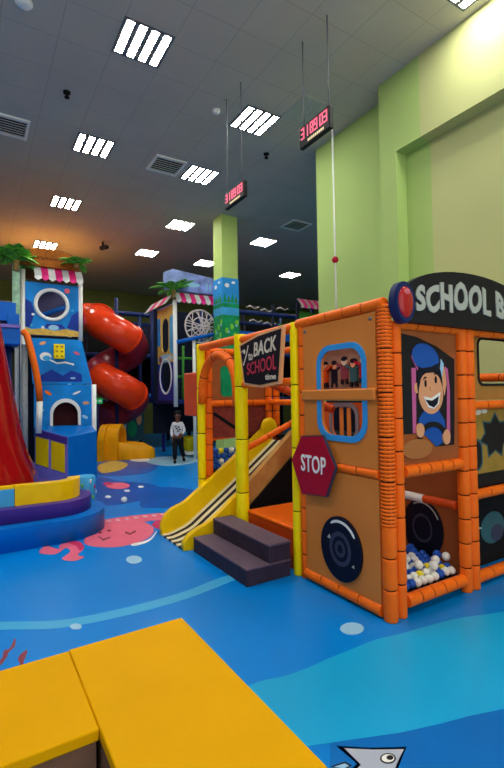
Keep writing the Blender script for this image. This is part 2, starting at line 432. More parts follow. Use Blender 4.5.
fprint('octopus_arm_print', [(PS((39, 552), (46, 546), (58, 549), (60, 545), (68, 541), (80, 542), (84, 548), (78, 555), (84, 557), (74, 561), (62, 559), (70, 552), (66, 548), (56, 554), (44, 554)), pink), (PS((68, 541), (80, 542), (84, 548), (80, 551), (76, 546), (68, 543)), darkpink)])
fprint('seaweed_print', [(PS((15, 638), (10, 648), (4, 651), (2, 658), (-3, 664), (1, 665), (7, 657), (9, 652), (15, 646)), redink), (PS((27, 650), (20, 655), (18, 660), (20, 664), (17, 668), (22, 667), (24, 661), (26, 656)), redink)], 'dark red seaweed strands printed on the floor')
fprint('fish_print', [(P((336, 746), (372, 748), (407, 747), (402, 758), (396, 775), (345, 775), (357, 764)), black), (P((344, 748.5), (372, 750), (404, 749.5), (399, 759), (393, 774), (352, 774), (361, 765)), mat('fish_grey_print', (176, 186, 206), 0.4)),
        (P((330, 767), (345, 762), (352, 766), (345, 770)), black), (P((334, 767.5), (345, 764), (349, 766.5), (344, 769)), pale), (pe(388, 759, 8, 5.2), black), (pe(388, 759, 6.4, 4.0), white), (pe(390, 758.5, 3.5, 2.4), black)], 'grey cartoon fish head printed on the floor')

# ------------------------------------------------------------------ ceiling fittings
def lamp(x, y, label, emit=True):
    t = thing('ceiling_light', label, 'ceiling light', (x, y, HC))
    b = MB().m(lamp_frame if emit else lamp_off)
    b.box((x, y, HC - 0.006), (0.6, 0.6, 0.012)); build('frame', b, t)
    for k in range(4):
        b = MB().m(lamp_emit if emit else lamp_off); b.box((x - 0.222 + 0.148 * k, y, HC - 0.0125), (0.084, 0.54, 0.003) if emit else (.11, .55, .012)); build('diffuser', b, t)
    return t
for x, y, l in ((1.78, 5.29, 'lit four tube ceiling light, the largest and nearest at the upper left'), (1.78, 7.9, 'second lit ceiling light in the leftmost row, below the nearest one'),
                (1.78, 10.55, 'third lit ceiling light in the leftmost row, above the striped awning tower'), (1.78, 13.74, 'farthest lit ceiling light of the leftmost row, over the brown thatched roof'),
                (3.78, 5.93, 'lit ceiling light beside the left hanging timer cables, near the middle of the ceiling'), (3.78, 7.94, 'lit ceiling light right beside the square air vent'),
                (4.46, 10.53, 'lit ceiling light to the left of the green pillar top'), (4.46, 13.06, 'lit ceiling light high above the red spiral slide'),
                (6.96, 10.57, 'lit ceiling light to the right of the green pillar top'), (6.42, 13.16, 'small lit ceiling light half behind the green pillar'),
                (9.70, 13.03, 'farthest lit ceiling light at right, near the green wall corner'), (4.42, 2.70, 'lit ceiling light cut by the top edge beside the green wall')):
    lamp(x, y, l)
for x, y in ((-0.9, 5.3), (-0.9, 8.0), (-3.4, 6.6), (1.78, 2.65), (-0.9, 2.65), (1.78, 0.0), (4.2, 0.2), (-0.9, 0.0), (8.4, 8.0)):
    lamp(x, y, 'lit four tube ceiling light outside the photograph')['group'] = 'ceiling lights outside the view'
lamp(4.37, 5.32, 'unlit four tube ceiling light above the red digit timer by the wall', False)
def vent(x, y, label, s=0.5):
    t = thing('ceiling_vent', label, 'air vent', (x, y, HC))
    b = MB().m(white); b.ring(rect(-s / 2 - .04, -s / 2 - .04, s / 2 + .04, s / 2 + .04), rect(-s / 2, -s / 2, s / 2, s / 2), (x, y, HC), (1, 0, 0), (0, -1, 0), (0, 0, -1), 0.03); build('frame', b, t)
    b = MB().m(dark); b.box((x, y, HC - 0.003), (s, s, 0.006)); build('backing', b, t)
    for k in range(7):
        b = MB().m(white); b.box((x, y - s / 2 + s * (k + .5) / 7, HC - 0.016), (s, 0.03, 0.006), R=Matrix.Rotation(0.7, 3, 'X')); build('slat', b, t)
vent(3.09, 7.9, 'square louvred air vent in the ceiling left of a lit panel'); vent(0.5, 7.96, 'square louvred air vent cut by the left edge of the photo'); vent(6.99, 9.1, 'dark air vent in the ceiling near the green wall corner')
def sprinkler(x, y, label):
    t = thing('sprinkler_head', label, 'sprinkler', (x, y, HC)); b = MB().m(dark)
    b.lathe([(0.05, 0), (0.05, -0.02), (0.02, -0.03), (0.02, -0.07), (0.035, -0.075), (0.035, -0.085)], (x, y, HC), 12); build('head', b, t)
sprinkler(1.15, 6.68, 'small dark sprinkler head between the two nearest left ceiling lights'); sprinkler(4.47, 6.64, 'small dark sprinkler head between the two hanging timers')
def det(x, y, label, r=0.08):
    t = thing('smoke_detector', label, 'smoke detector', (x, y, HC)); b = MB().m(white)
    b.lathe([(r, 0), (r, -0.02), (r * .75, -0.045), (r * .3, -0.05)], (x, y, HC), 20); build('housing', b, t)
det(0.49, 5.37, 'round smoke detector in the top left corner of the ceiling', 0.09); det(3.14, 5.99, 'small round smoke detector above the left hanging timer', 0.06)
t = thing('security_camera', 'dark security camera hanging from the ceiling right of the thatched tower', 'security camera', (3.1, 12.7, HC))
b = MB().m(black); b.tube([(3.1, 12.7, HC), (3.1, 12.7, HC - 0.12)], 0.03); build('bracket', b, t)
b = MB().m(black); b.box((3.12, 12.65, HC - 0.17), (0.1, 0.28, 0.1), rz=0.5, bev=0.02); build('body', b, t)

def timer(x, y0, y1, z0, z1, label, rods):
    t = thing('hanging_timer', label, 'timer display', (x, (y0 + y1) / 2, z0))
    b = MB().m(black); b.box((x, (y0 + y1) / 2, (z0 + z1) / 2), (0.06, y1 - y0, z1 - z0), bev=0.01); case = build('case', b, t)
    w = y1 - y0; h = z1 - z0
    # 7-segment digits
    seg = {'0': 'abcdef', '1': 'bc', '3': 'abgcd', '8': 'abcdefg', '9': 'abgcdf'}
    dw = w * 0.115; dh = h * 0.52; th = dw * 0.30; yb = h * 0.36
    for ch, xx in zip('318903', (0.07, 0.20, 0.38, 0.51, 0.69, 0.82)):
        b = MB().m(ledpink)
        for s in seg[ch]:
            R = {'a': (0, dh - th, dw, dh), 'g': (0, dh / 2 - th / 2, dw, dh / 2 + th / 2), 'd': (0, 0, dw, th), 'f': (0, dh / 2, th, dh), 'e': (0, 0, th, dh / 2), 'b': (dw - th, dh / 2, dw, dh), 'c': (dw - th, 0, dw, dh / 2)}[s]
            X = xx * w; b.plate(rect(X + R[0], yb + R[1], X + R[2], yb + R[3]), (x - 0.03, y1, z0), *FX, 0.003)
        build('digit', b, case, 'glowing pink red digit')
        b = MB().m(ledyellow)
    for k in range(9): b.plate(rect(w * (0.3 + .06 * k), h * .1, w * (0.34 + .06 * k), h * .22), (x - 0.03, y1, z0), *FX, 0.003)
    build('caption_strip', b, case)
    for ry in rods:
        b = MB().m(metal); b.tube([(x, ry, z1), (x, ry, HC)], 0.009, 8); build('rod', b, t)
    return t
timer(3.437, 3.79, 4.34, 4.485, 4.745, 'larger hanging timer with red digits, beside the green wall', (3.83, 4.28))
timer(3.15, 5.19, 5.74, 4.19, 4.41, 'smaller hanging timer with pink digits, above the green pillar', (5.28, 5.69))
t = thing('pull_cord', 'thin pale cord with a small red bob hanging before the green wall', 'cord', (4.6, 5.05, HC))
b = MB().m(white); b.tube([(4.6, 5.06, HC), (4.6, 5.05, 2.3)], 0.012, 8); build('cord', b, t)
b = MB().m(stopred); b.sphere((4.6, 5.055, 3.5), 0.05); build('bob', b, t, 'small red bob')

# ------------------------------------------------------------------ foreground cushioned benches
def bench(x0, x1, y0, y1, label):
    t = thing('bench', label, 'bench', ((x0 + x1) / 2, (y0 + y1) / 2, 0))
    b = MB().m(wood); b.box(((x0 + x1) / 2, (y0 + y1) / 2, 0.127), (x1 - x0 - 0.02, y1 - y0 - 0.02, 0.254)); build('base', b, t, 'brown stone-print base')
    b = MB().m(matyellow); b.box(((x0 + x1) / 2, (y0 + y1) / 2, 0.277), (x1 - x0, y1 - y0, 0.046), bev=0.007, seg=2); build('cushion', b, t, 'yellow vinyl cushion')
bench(0.403, 0.985, 0.2, 2.365, 'low bench with large yellow vinyl cushion in the right foreground')
bench(-1.2, 0.402, 1.745, 2.355, 'low bench with yellow cushion cut by the left foreground edge')

# ------------------------------------------------------------------ school bus play house
bus = thing('play_bus', 'orange padded school bus play house with a STOP sign and name board', 'play house', (2.8, 3.5, 0))
def pad(name, p0, p1, r, m=orange, pitch=0.19, ribs=False, label=None, parent=bus):
    b = MB().m(m); b.pad(p0, p1, r, pitch, 14, ribs); return build(name, b, parent, label)
X0 = 2.36; XB = 3.27
# posts
b = MB().m(orange); b.pad((2.375, 2.14, 0), (2.375, 2.14, 0.62), 0.049, 0.21); b.m(orange); b.pad((2.375, 2.14, 0.62), (2.375, 2.14, 2.1), 0.051, 0.3, 16, True); build('corner_post', b, bus)
pad('post', (2.477, 2.14, 0), (2.477, 2.14, 2.0), 0.04, pitch=0.22)
pad('post', (3.205, 2.14, 0), (3.205, 2.14, 2.0), 0.046, pitch=0.18); pad('post', (3.30, 2.14, 0), (3.30, 2.14, 2.0), 0.046, pitch=0.18)
pad('post', (4.2, 2.14, 0), (4.2, 2.14, 2.1), 0.05)
pad('post', (2.37, 3.025, 0), (2.37, 3.025, 2.1), 0.04); pad('post', (2.35, 3.105, 0), (2.35, 3.105, 2.12), 0.042, yellow, 0.6, label='yellow padded post')
pad('post', (2.35, 4.02, 0), (2.35, 4.02, 2.13), 0.066, yellow, 0.6, label='thick yellow padded post')
pad('post', (2.35, 4.97, 0), (2.35, 4.97, 2.13), 0.05, yellow, 0.6, label='yellow padded post'); pad('post', (2.44, 4.95, 0), (2.44, 4.95, 2.05), 0.045)
for y in (3.02, 4.0, 4.9): pad('post', (XB, y, 0), (XB, y, 2.05), 0.045)
pad('post', (3.39, 4.9, 0), (3.39, 4.9, 2.05), 0.045); pad('post', (4.2, 4.0, 0), (4.2, 4.0, 2.05), 0.045); pad('post', (4.2, 3.02, 0), (4.2, 3.02, 2.05), 0.045)
# rails
pad('rail', (2.36, 2.12, 2.11), (2.36, 3.07, 2.1), 0.042); pad('rail', (2.35, 3.1, 2.08), (2.35, 4.0, 2.07), 0.045, pitch=0.3); pad('rail', (2.35, 4.05, 2.09), (2.35, 4.94, 2.09), 0.045, pitch=0.3)
pad('rail', (2.36, 2.19, 0.955), (2.36, 3.0, 0.955), 0.036, pitch=0.22); pad('rail', (2.36, 2.19, 0.05), (2.36, 3.0, 0.05), 0.045, pitch=0.2)
pad('rail', (2.35, 3.14, 1.62), (2.35, 3.96, 1.62), 0.036, pitch=0.3)
pad('rail', (2.53, 2.14, 0.965), (3.165, 2.14, 0.965), 0.042, pitch=0.12); pad('rail', (2.53, 2.14, 0.09), (3.165, 2.14, 0.09), 0.045, pitch=0.12)
pad('rail', (3.34, 2.16, 1.4), (4.16, 2.16, 1.4), 0.035); pad('rail', (3.34, 2.16, 0.7), (4.16, 2.16, 0.7), 0.04); pad('rail', (3.34, 2.16, 0.06), (4.16, 2.16, 0.06), 0.045)
pad('rail', (2.5, 2.14, 1.98), (4.16, 2.14, 1.98), 0.036)
pad('rail', (2.44, 4.94, 1.42), (3.24, 4.94, 1.42), 0.04, pitch=0.22); pad('rail', (2.44, 4.94, 2.05), (3.24, 4.94, 2.05), 0.04)
pad('rail', (XB, 3.05, 2.05), (XB, 4.9, 2.05), 0.04); pad('rail', (XB, 2.16, 2.05), (XB, 3.0, 2.05), 0.04); pad('rail', (XB, 4.0, 1.42), (XB, 4.9, 1.42), 0.035)
pad('rail', (2.6, 3.98, 1.66), (2.95, 3.32, 1.36), 0.042, orange_dark, 0.3, label='slanting orange padded rail')
pad('rail', (2.40, 4.06, 0.95), (3.26, 4.06, 1.30), 0.032, orange, 0.3, label='slanting orange handrail beside the slide')
# arch over the slide
b = MB().m(orange)
pts = [(2.33, 4.90, 1.42)] + [(2.33, 4.48 + 0.41 * math.cos(a), 1.56 + 0.40 * math.sin(a)) for a in [k * PI / 14 for k in range(15)]] + [(2.33, 4.08, 1.40)]
b.tube(pts, 0.05, 14)
for k in (3, 7, 11): b.m(seam); b.tube([Vector(pts[k]) * .98 + Vector(pts[k + 1]) * .02, Vector(pts[k]) * .86 + Vector(pts[k + 1]) * .14], 0.0512, 14)
build('arch', b, bus, 'orange padded arch over the slide')
# front panels
fx = (2.37, 3.0, 0)   # u runs toward the camera (-Y)
win = rrect(0.235, 1.195, 0.693, 1.843, 0.125)
b = MB().m(tan); b.ring(holed((0.02, 0.99, 0.81, 2.06), win), win, fx, *FX, 0.03); pn = build('panel', b, bus, 'tan upper panel with a rounded window')
b = MB().m(skyblue); b.ring(rrect(0.20, 1.155, 0.725, 1.88, 0.15), rrect(0.24, 1.20, 0.688, 1.838, 0.12), (2.34, 3.0, 0), *FX, 0.014); build('window_frame', b, pn, 'sky blue window frame')
b = MB().m(tan); b.box((2.335, 2.585, 1.5), (0.05, 0.79, 0.085), bev=0.012); build('window_bar', b, pn)
for y, z in ((2.95, 2.02), (2.23, 2.02), (2.95, 1.47), (2.23, 1.47)):
    b = MB().m(metal); b.sphere((2.338, y, z), 0.014, 8, 6); build('bolt', b, pn)
b = MB().m(tan); b.plate(rect(0.02, 0.09, 0.81, 0.92), fx, *FX, 0.03); pl = build('panel', b, bus, 'tan lower panel with a wheel picture')
b = MB()
wc = (0.44, 0.365)
b.m(wheelblack); b.plate(ell(*wc, .215, .235, 36), (2.34, 3.0, 0), *FX, 0.02)
b.m(wheelgrey); b.ring(ell(*wc, .115, .125, 32), ell(*wc, .085, .093, 32), (2.32, 3.0, 0), *FX, 0.003); b.ring(ell(*wc, .055, .06, 24), ell(*wc, .03, .033, 24), (2.32, 3.0, 0), *FX, 0.003)
b.m(white); b.plate(strip([(wc[0] + .185 * math.cos(a), wc[1] + .2 * math.sin(a)) for a in [0.6 + k * .14 for k in range(12)]], [.006] + [.02] * 10 + [.006]), (2.32, 3.0, 0), *FX, 0.003)
b.m(silver); b.plate([(.30, .42), (.33, .45), (.335, .415)], (2.32, 3.0, 0), *FX, 0.003); b.plate([(.56, .27), (.58, .29), (.585, .265)], (2.32, 3.0, 0), *FX, 0.003)
build('wheel_emblem', b, pl, 'black wheel picture with grey hub')
# stop sign
so = (2.305, 3.09, 0)
hexa = [(0.01, 0.965), (0.145, 1.165), (0.395, 1.185), (0.53, 0.965), (0.425, 0.74), (0.135, 0.715)]
hc = (0.27, 0.955); big = [(hc[0] + (x - hc[0]) * 1.04, hc[1] + (y - hc[1]) * 1.04) for x, y in hexa]
b = MB().m(wheelgrey); b.plate(big, so, *FX, 0.02); b.m(stopred); b.plate(hexa, (2.285, 3.09, 0), *FX, 0.008); st = build('stop_sign', b, bus, 'red six sided STOP sign')
text('lettering', 'STOP', st, (2.277, 2.95, 0.895), FX, 0.30, 0.135, white, 0.004, 0.012, 'white letters reading STOP')
# blackboard sign over the steps
bo = (2.295, 3.95, 0)
fr = [(0.05, 2.01), (0.40, 2.075), (0.80, 2.10), (0.735, 1.605), (0.42, 1.575), (0.13, 1.61)]
mid = (0.43, 1.84); inn = [(mid[0] + (x - mid[0]) * .92, mid[1] + (y - mid[1]) * .90) for x, y in fr]
b = MB().m(frameor); b.plate(fr, bo, *FX, 0.03); bs_ = build('chalk_board', b, bus, 'dark back to school board in a peach frame')
b = MB().m(black); b.plate(inn, (2.265, 3.95, 0), *FX, 0.006); sl = build('board_face', b, bs_)
lo = 2.258
text('lettering', 'BACK', sl, (lo, 3.95 - .33, 1.865), FX, 0.37, 0.135, chalk, 0.003, 0.02, shear=0.1, warp=lambda a, q, x, y: (x, y + a * .03))
text('lettering', 'to', sl, (lo, 3.95 - .235, 1.84), FX, 0.075, 0.07, chalk, 0.003, 0.01)
text('lettering', 'SCHOOL', sl, (lo, 3.95 - .205, 1.70), FX, 0.49, 0.125, chalkred, 0.003, 0.012, 'red chalk letters', warp=lambda a, q, x, y: (x, y * (.9 + .2 * a) + a * .03))
text('lettering', 'time', sl, (lo, 3.95 - .52, 1.645), FX, 0.17, 0.05, chalk, 0.003, 0.02)
b = MB().m(chalk)
b.plate(strip([(.14, 1.80), (.2, 1.9), (.235, 1.985)], .014), (lo - .0, 3.95, 0), *FX, 0.003); b.plate(ell(.16, 1.93, .018, .022), (lo, 3.95, 0), *FX, 0.003)
b.plate(strip([(.105, 1.93), (.16, 1.95)], .01), (lo, 3.95, 0), *FX, 0.003); build('chalk_strokes', b, sl)
# orange pad sticking out beyond the last post
b = MB().m(mat('red_orange_vinyl', (214, 84, 44), 0.5, 0.06)); b.box((2.35, 5.235, 1.535), (0.05, 0.40, 0.54), bev=0.02, seg=3); build('side_pad', b, bus, 'red orange pad at the end of the bus')
# end wall
ew = (2.44, 4.95, 0)
hole = rrect(0.15, 1.50, 0.395, 1.875, 0.06)
b = MB().m(brownint); b.ring(holed((0.04, 1.44, 0.8, 2.04), hole), hole, ew, *FY, 0.02); build('panel', b, bus, 'brown end panel with a small rounded window')
b = MB().m(meshred); b.plate(rect(0.04, 1.0, 0.8, 1.40), ew, *FY, 0.01); b.m(dark); b.plate(strip([(0.06, 1.3), (0.45, 1.05)], .04), (2.44, 4.938, 0), *FY, 0.003); build('mesh_panel', b, bus)
# back wall of the middle bays (seen through window and over the steps)
iw = (XB + 0.03, 4.0, 0)
kw = rrect(0.30, 1.06, 0.66, 1.38, 0.1)
b = MB().m(mat('orange_inner_panel', (214, 96, 40), 0.55, 0.08)); b.ring(holed((0.04, 0.36, 0.94, 1.42), kw), kw, iw, *FX, 0.02); ip = build('panel', b, bus, 'orange inner panel with a low window')
b = MB().m(mat('grey_window_frame', (140, 134, 140), 0.5)); b.ring(rrect(0.265, 1.02, 0.695, 1.42, 0.13), rrect(0.305, 1.065, 0.655, 1.375, 0.095), (XB + 0.008, 4.0, 0), *FX, 0.012); build('window_frame', b, ip)
pad('rail', (XB, 3.06, 1.49), (XB, 3.96, 1.49), 0.045)
for y0 in (.41, .52):
    b = MB().m(tan); b.plate(rect(y0, 1.07, y0 + .05, 1.37), (XB + .022, 4.0, 0), *FX, .01); build('window_slat', b, ip, 'tan slat behind the low window')
b = MB().m(mat('dusty_print_background', (150, 112, 92), 0.6, 0.2)); b.plate(rect(0.04, 1.53, 0.94, 2.03), iw, *FX, 0.012)
kp = build('picture_panel', b, bus, 'inner panel with a picture of children at play')
ks = (XB + 0.018, 4.0, 0); L = []
for k, (cx, col, sk) in enumerate(((.34, wheelblack, cartoonskin), (.50, redink, chalk), (.64, tealdark, cartoonskin), (.78, stopred, cartoonskin), (.20, orange_dark, cartoonskin))):
    zc = 1.73 + .03 * (k % 2)
    L += [(rrect(cx - .05, zc - .11, cx + .05, zc + .04, .03), col), (strip([(cx - .12, zc + .07), (cx, zc + .01), (cx + .12, zc + .08)], .022), col), (ell(cx, zc + .085, .038, .042), sk), (ell(cx, zc + .11, .04, .025), wheelblack), (strip([(cx - .03, zc - .1), (cx - .04, zc - .15)], .03), black), (strip([(cx + .03, zc - .1), (cx + .04, zc - .15)], .03), black)]
art('children_print', kp, ks, FX, L)
# inside partition with second wheel (behind the ball heap)
b = MB().m(brownint); b.plate(rect(0.03, 0.05, 0.83, 1.98), (XB + .03, 3.0, 0), *FX, 0.02); p2 = build('panel', b, bus, 'brown inner panel with a black wheel picture')
b = MB().m(wheelblack); w2 = (0.42, 0.36); b.plate(ell(*w2, .2, .24, 36), (XB + .01, 3.0, 0), *FX, 0.012); b.m(wheelgrey); b.ring(ell(*w2, .1, .12), ell(*w2, .085, .1), (XB - .002, 3.0, 0), *FX, 0.002)
b.m(silver); b.plate(strip([(w2[0] + .18 * math.cos(a), w2[1] + .215 * math.sin(a)) for a in [0.5 + k * .14 for k in range(12)]], .012), (XB - .002, 3.0, 0), *FX, 0.003); build('wheel_emblem', b, p2)
b = MB().m(white); b.pad((3.2, 2.95, 0.63), (3.2, 2.5, 0.63), 0.035, 0.22); b.m(orange_dark); b.pad((3.2, 2.5, 0.63), (3.2, 2.2, 0.63), 0.035, 0.3); build('rail', b, bus, 'inner rail, part white part orange')
# floor platform + deck
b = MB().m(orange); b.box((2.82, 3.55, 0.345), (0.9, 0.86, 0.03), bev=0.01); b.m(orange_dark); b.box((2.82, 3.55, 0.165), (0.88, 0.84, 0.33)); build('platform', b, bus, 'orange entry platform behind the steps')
b = MB().m(dark); b.box((3.75, 4.45, 1.0), (0.9, 0.86, 0.04)); build('upper_deck', b, bus)
b = MB().m(darknavy); b.box((4.25, 3.55, .72), (0.03, 2.7, 1.4)); build('back_panel', b, bus)
b = MB().m(dark); b.box((3.0, 4.12, 0.5), (0.02, 0.02, 0.02)); b.bm.free()
b = MB().m(dark); b.plate([(0.0, 0.0), (0.86, 0.0), (0.86, 0.98), (0.05, 0.30)], (2.4, 4.15, 0), *FY, 0.012); build('side_net', b, bus)
# right hand face: driver picture
dx = (2.515, 2.165, 0)
b = MB().m(brownint); b.plate(rect(0.0, 1.0, 0.65, 1.96), dx, *FY, 0.02); dp = build('driver_panel', b, bus, 'tan panel with a cartoon bus driver')
q = lambda x, y: (0.01 + 0.61 * x, 1.02 + 0.92 * y)     # panel space 0..1
Q = lambda *a: [q(*p) for p in a]
def qe(cx, cy, a, c, n=24, rot=0): return [q(x, y) for x, y in ell(cx, cy, a, c, n, rot)]
L = [(Q((0.0, .22), (.02, .98), (.3, .96), (.65, .90), (1.0, .80), (.97, .3), (.95, .1), (.62, .1), (.55, .17), (.45, .21)), black),
     (Q((.19, .22), (.19, .72), (.27, .72), (.25, .22)), bandpink), (Q((.80, .12), (.84, .6), (.80, .74), (.86, .72), (.89, .55), (.87, .12)), bandpink),
     (Q((.78, .5), (.83, .6), (.80, .72), (.73, .8), (.70, .7)), cartoonskin), (Q((.69, .66), (.73, .80), (.78, .76), (.74, .64)), pale),
     (Q((.27, .2), (.30, .33), (.40, .39), (.66, .39), (.77, .3), (.78, .14), (.6, .1), (.5, .15), (.4, .2)), capblue),
     (qe(.27, .565, .045, .04), cartoonskin), (qe(.51, .60, .235, .20), wheelblack),
     (qe(.525, .52, .225, .16), cartoonskin), (qe(.52, .60, .19, .09), cartoonskin),
     (Q((.29, .70), (.19, .80), (.22, .87), (.30, .90), (.36, .88)), bandpink),
     (qe(.44, .80, .245, .11, rot=-.12), capblue), (Q((.26, .74), (.40, .68), (.60, .69), (.70, .77), (.52, .73), (.36, .72)), wheelblack),
     (Q((.38, .50), (.52, .485), (.69, .53), (.66, .44), (.56, .40), (.46, .415)), white), (Q((.41, .475), (.53, .465), (.66, .50), (.63, .44), (.56, .41), (.47, .43)), wheelblack),
     (qe(.42, .60, .018, .028), wheelblack), (qe(.61, .63, .018, .028), wheelblack), (Q((.37, .625), (.41, .655), (.45, .645), (.41, .64)), wheelblack), (Q((.57, .67), (.62, .69), (.65, .67), (.61, .675)), wheelblack),
     (qe(.52, .565, .025, .02), frameor), (Q(*[(.53 + .26 * math.cos(a), .17 + .13 * math.sin(a)) for a in [k * PI / 12 for k in range(13)]], *[(.53 + .20 * math.cos(a), .17 + .09 * math.sin(a)) for a in [PI - k * PI / 12 for k in range(13)]]), black),
     (qe(.30, .24, .07, .055), cartoonskin), (qe(.78, .17, .07, .06), cartoonskin), (qe(.24, .10, .26, .075), tan2)]
art('driver_print', dp, (2.515, 2.145, 0), FY, L, 'printed cartoon driver in a blue cap', step=0.0006)
b = MB().m(tan2); b.plate(rect(-0.02, 0.90, 0.64, 1.0), (2.53, 2.22, 0), *FY, 0.01); build('panel', b, bus)
# second right bay
hole = rrect(0.17, 1.57, 0.62, 1.94, 0.06)
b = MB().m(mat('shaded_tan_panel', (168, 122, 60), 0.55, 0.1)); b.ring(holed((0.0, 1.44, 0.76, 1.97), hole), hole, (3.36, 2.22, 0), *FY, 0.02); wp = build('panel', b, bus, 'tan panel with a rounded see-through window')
b = MB().m(black); b.ring(rrect(0.155, 1.555, 0.635, 1.955, 0.07), rrect(0.175, 1.575, 0.615, 1.935, 0.05), (3.36, 2.20, 0), *FY, 0.008); build('window_frame', b, wp)
pad('rail', (4.2, 2.2, 1.63), (4.2, 3.0, 1.66), 0.04)
b = MB().m(olivep); b.plate(rect(0.0, 0.74, 0.76, 1.37), (3.36, 2.22, 0), *FY, 0.02); ap = build('panel', b, bus, 'dull yellow panel with dark cartoon shapes')
star = [(0.38 + (.23 if k % 2 else .155) * math.cos(k * PI / 7 + .2), 1.14 + (.20 if k % 2 else .13) * math.sin(k * PI / 7 + .2)) for k in range(14)]
star2 = [(0.38 + (x - .38) * .9, 1.14 + (y - 1.14) * .88) for x, y in star]
art('shape_print', ap, (3.36, 2.2, 0), FY, [(star, tealdark), (star2, black), (rrect(-.0, 0.87, 0.19, 1.13, .08), tealdark), (rrect(-.0, 0.885, 0.17, 1.115, .07), black), (rect(0, .74, .76, .845), black), (ell(.05, 1.345, .04, .025), chalk), (ell(.13, 1.345, .05, .025), chalk), (ell(.22, 1.35, .04, .02), chalk)])
b = MB().m(dark); b.plate(rect(0.0, 0.1, 0.76, 0.66), (3.36, 2.24, 0), *FY, 0.02); lp = build('panel', b, bus, 'black lower panel with a teal picture')
art('teal_print', lp, (3.36, 2.22, 0), FY, [(ell(.34, .38, .17, .13), tealdark), (ell(.40, .33, .09, .07), wheelgrey), (strip([(0.0, .36), (.1, .41), (.18, .40)], .012), silver), (ell(.12, .25, .01, .01), silver)])
# name board
bx = 3.265; zb = 1.985
top = [(bx + 0.80 * math.cos(a), zb + 0.17 + 0.245 * math.sin(a)) for a in [k * PI / 20 for k in range(21)]]
b = MB().m(black); b.plate([(bx - 0.80, zb + .02), (bx - .77, zb), (bx + .77, zb), (bx + .80, zb + .02)] + top, (0, 2.1, 0), *FY, 0.05)
nb = build('name_board', b, bus, 'black arched SCHOOL BUS name board')
def wrp(a, q_, x, y):
    k = 1 - (2 * a - 1) ** 2; return (x, y * (0.86 + .22 * k) + .05 * k + 0.012 * math.sin(a * 37))
text('lettering', 'SCHOOL BUS', nb, (2.585, 2.05, 2.05), FY, 1.33, 0.20, silver, 0.008, 0.045, 'cartoon grey white letters', warp=wrp)
for x in (2.46, 4.07):
    b = MB().m(navy); b.plate(ell(x, 2.11, .102, .14, 40), (0, 2.085, 0), *FY, .05); b.plate(ell(x, 2.11, .092, .13, 40), (0, 2.035, 0), *FY, .008); ml = build('marker_light', b, bus, 'red round light in a navy ring')
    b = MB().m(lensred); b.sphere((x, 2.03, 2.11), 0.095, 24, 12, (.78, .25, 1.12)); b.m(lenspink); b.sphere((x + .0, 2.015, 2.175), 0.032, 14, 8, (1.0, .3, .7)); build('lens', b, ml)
# ball heap base
b = MB().m(darknavy)
b.plate([(2.2, 0.02), (3.0, 0.02), (3.0, 0.20), (2.2, 0.09)], (2.45, 0, 0), (0, 1, 0), (0, 0, 1), (1, 0, 0), 0.78); build('pit_cushion', b, bus)
# raised tray of balls behind the end wall
b = MB().m(dark); b.box((2.8, 5.1, 0.3), (0.62, 0.2, 0.6)); build('ball_tray', b, bus); b = MB().m(orange); b.tube([(2.5, 4.985, 1.0), (2.9, 4.985, 1.02)], 0.03); build('tray_rail', b, bus)

balls = {}
def ball(x, y, z, mt, label, group, r=0.033):
    key = (mt.name, r)
    if key not in balls:
        b = MB().m(mt); b.sphere((0, 0, 0), r, 14, 9); bm_me = build('play_ball', b); bpy.data.objects.remove(bm_me, do_unlink=False) if False else None
        balls[key] = bm_me.data; o = bm_me
    else:
        o = bpy.data.objects.new('play_ball', balls[key]); C.objects.link(o)
    o.location = (x, y, z); return tag(o, label, 'ball', group)
names = {ballblue: 'blue', ballwhite: 'white', ballyellow: 'yellow'}
rr = random.Random(3)
def heapz(y): return 0.09 + (y - 2.2) * 0.11 / 0.8
for j in range(10):
    for i in range(11):
        x = 2.50 + i * 0.0655 + (0.033 if j % 2 else 0); y = 2.235 + j * 0.0575
        if x > 3.2: continue
        z = heapz(y) + 0.034
        m_ = rr.choices([ballblue, ballwhite, ballyellow], [6, 4, .35])[0]
        if j == 2 and i == 8: m_ = ballyellow
        ball(x, y, z + rr.uniform(0, .012), m_, '%s plastic ball in the heap behind the lower bus opening' % names[m_], 'balls in the bus ball heap')
        if rr.random() < (.45 if i < 7 else .3) and j < 9:
            m_ = rr.choices([ballblue, ballwhite], [5, 5])[0]
            ball(x + .03, y + .029, z + .068, m_, '%s plastic ball in the heap behind the lower bus opening' % names[m_], 'balls in the bus ball heap')
for k in range(4):
    for i in range(7):
        m_ = rr.choices([ballblue, ballwhite, ballyellow], [5, 4, .6])[0]
        ball(2.53 + i * .074 + (.037 if k % 2 else 0), 5.035, 0.64 + k * .064, m_, '%s plastic ball in the raised tray behind the yellow slide' % names[m_], 'balls in the raised tray', 0.037)
tag(ball(1.877, 6.58, 0.045, ballwhite, 'lone white ball lying on the blue floor past the octopus', None, 0.045))

# steps
t = thing('step_block', 'dark purple two tier step block in front of the bus entrance', 'steps', (2.08, 3.6, 0))
for zt, x0, x1, z0 in ((0.14, 1.845, 2.281, 0), (0.29, 2.06, 2.281, 0.14)):
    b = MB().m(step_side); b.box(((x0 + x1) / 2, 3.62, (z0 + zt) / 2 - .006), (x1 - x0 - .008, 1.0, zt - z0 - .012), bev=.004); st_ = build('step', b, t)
    b = MB().m(step_top); b.box(((x0 + x1) / 2, 3.62, zt - .008), (x1 - x0, 1.01, .018), bev=.006); build('tread', b, st_)
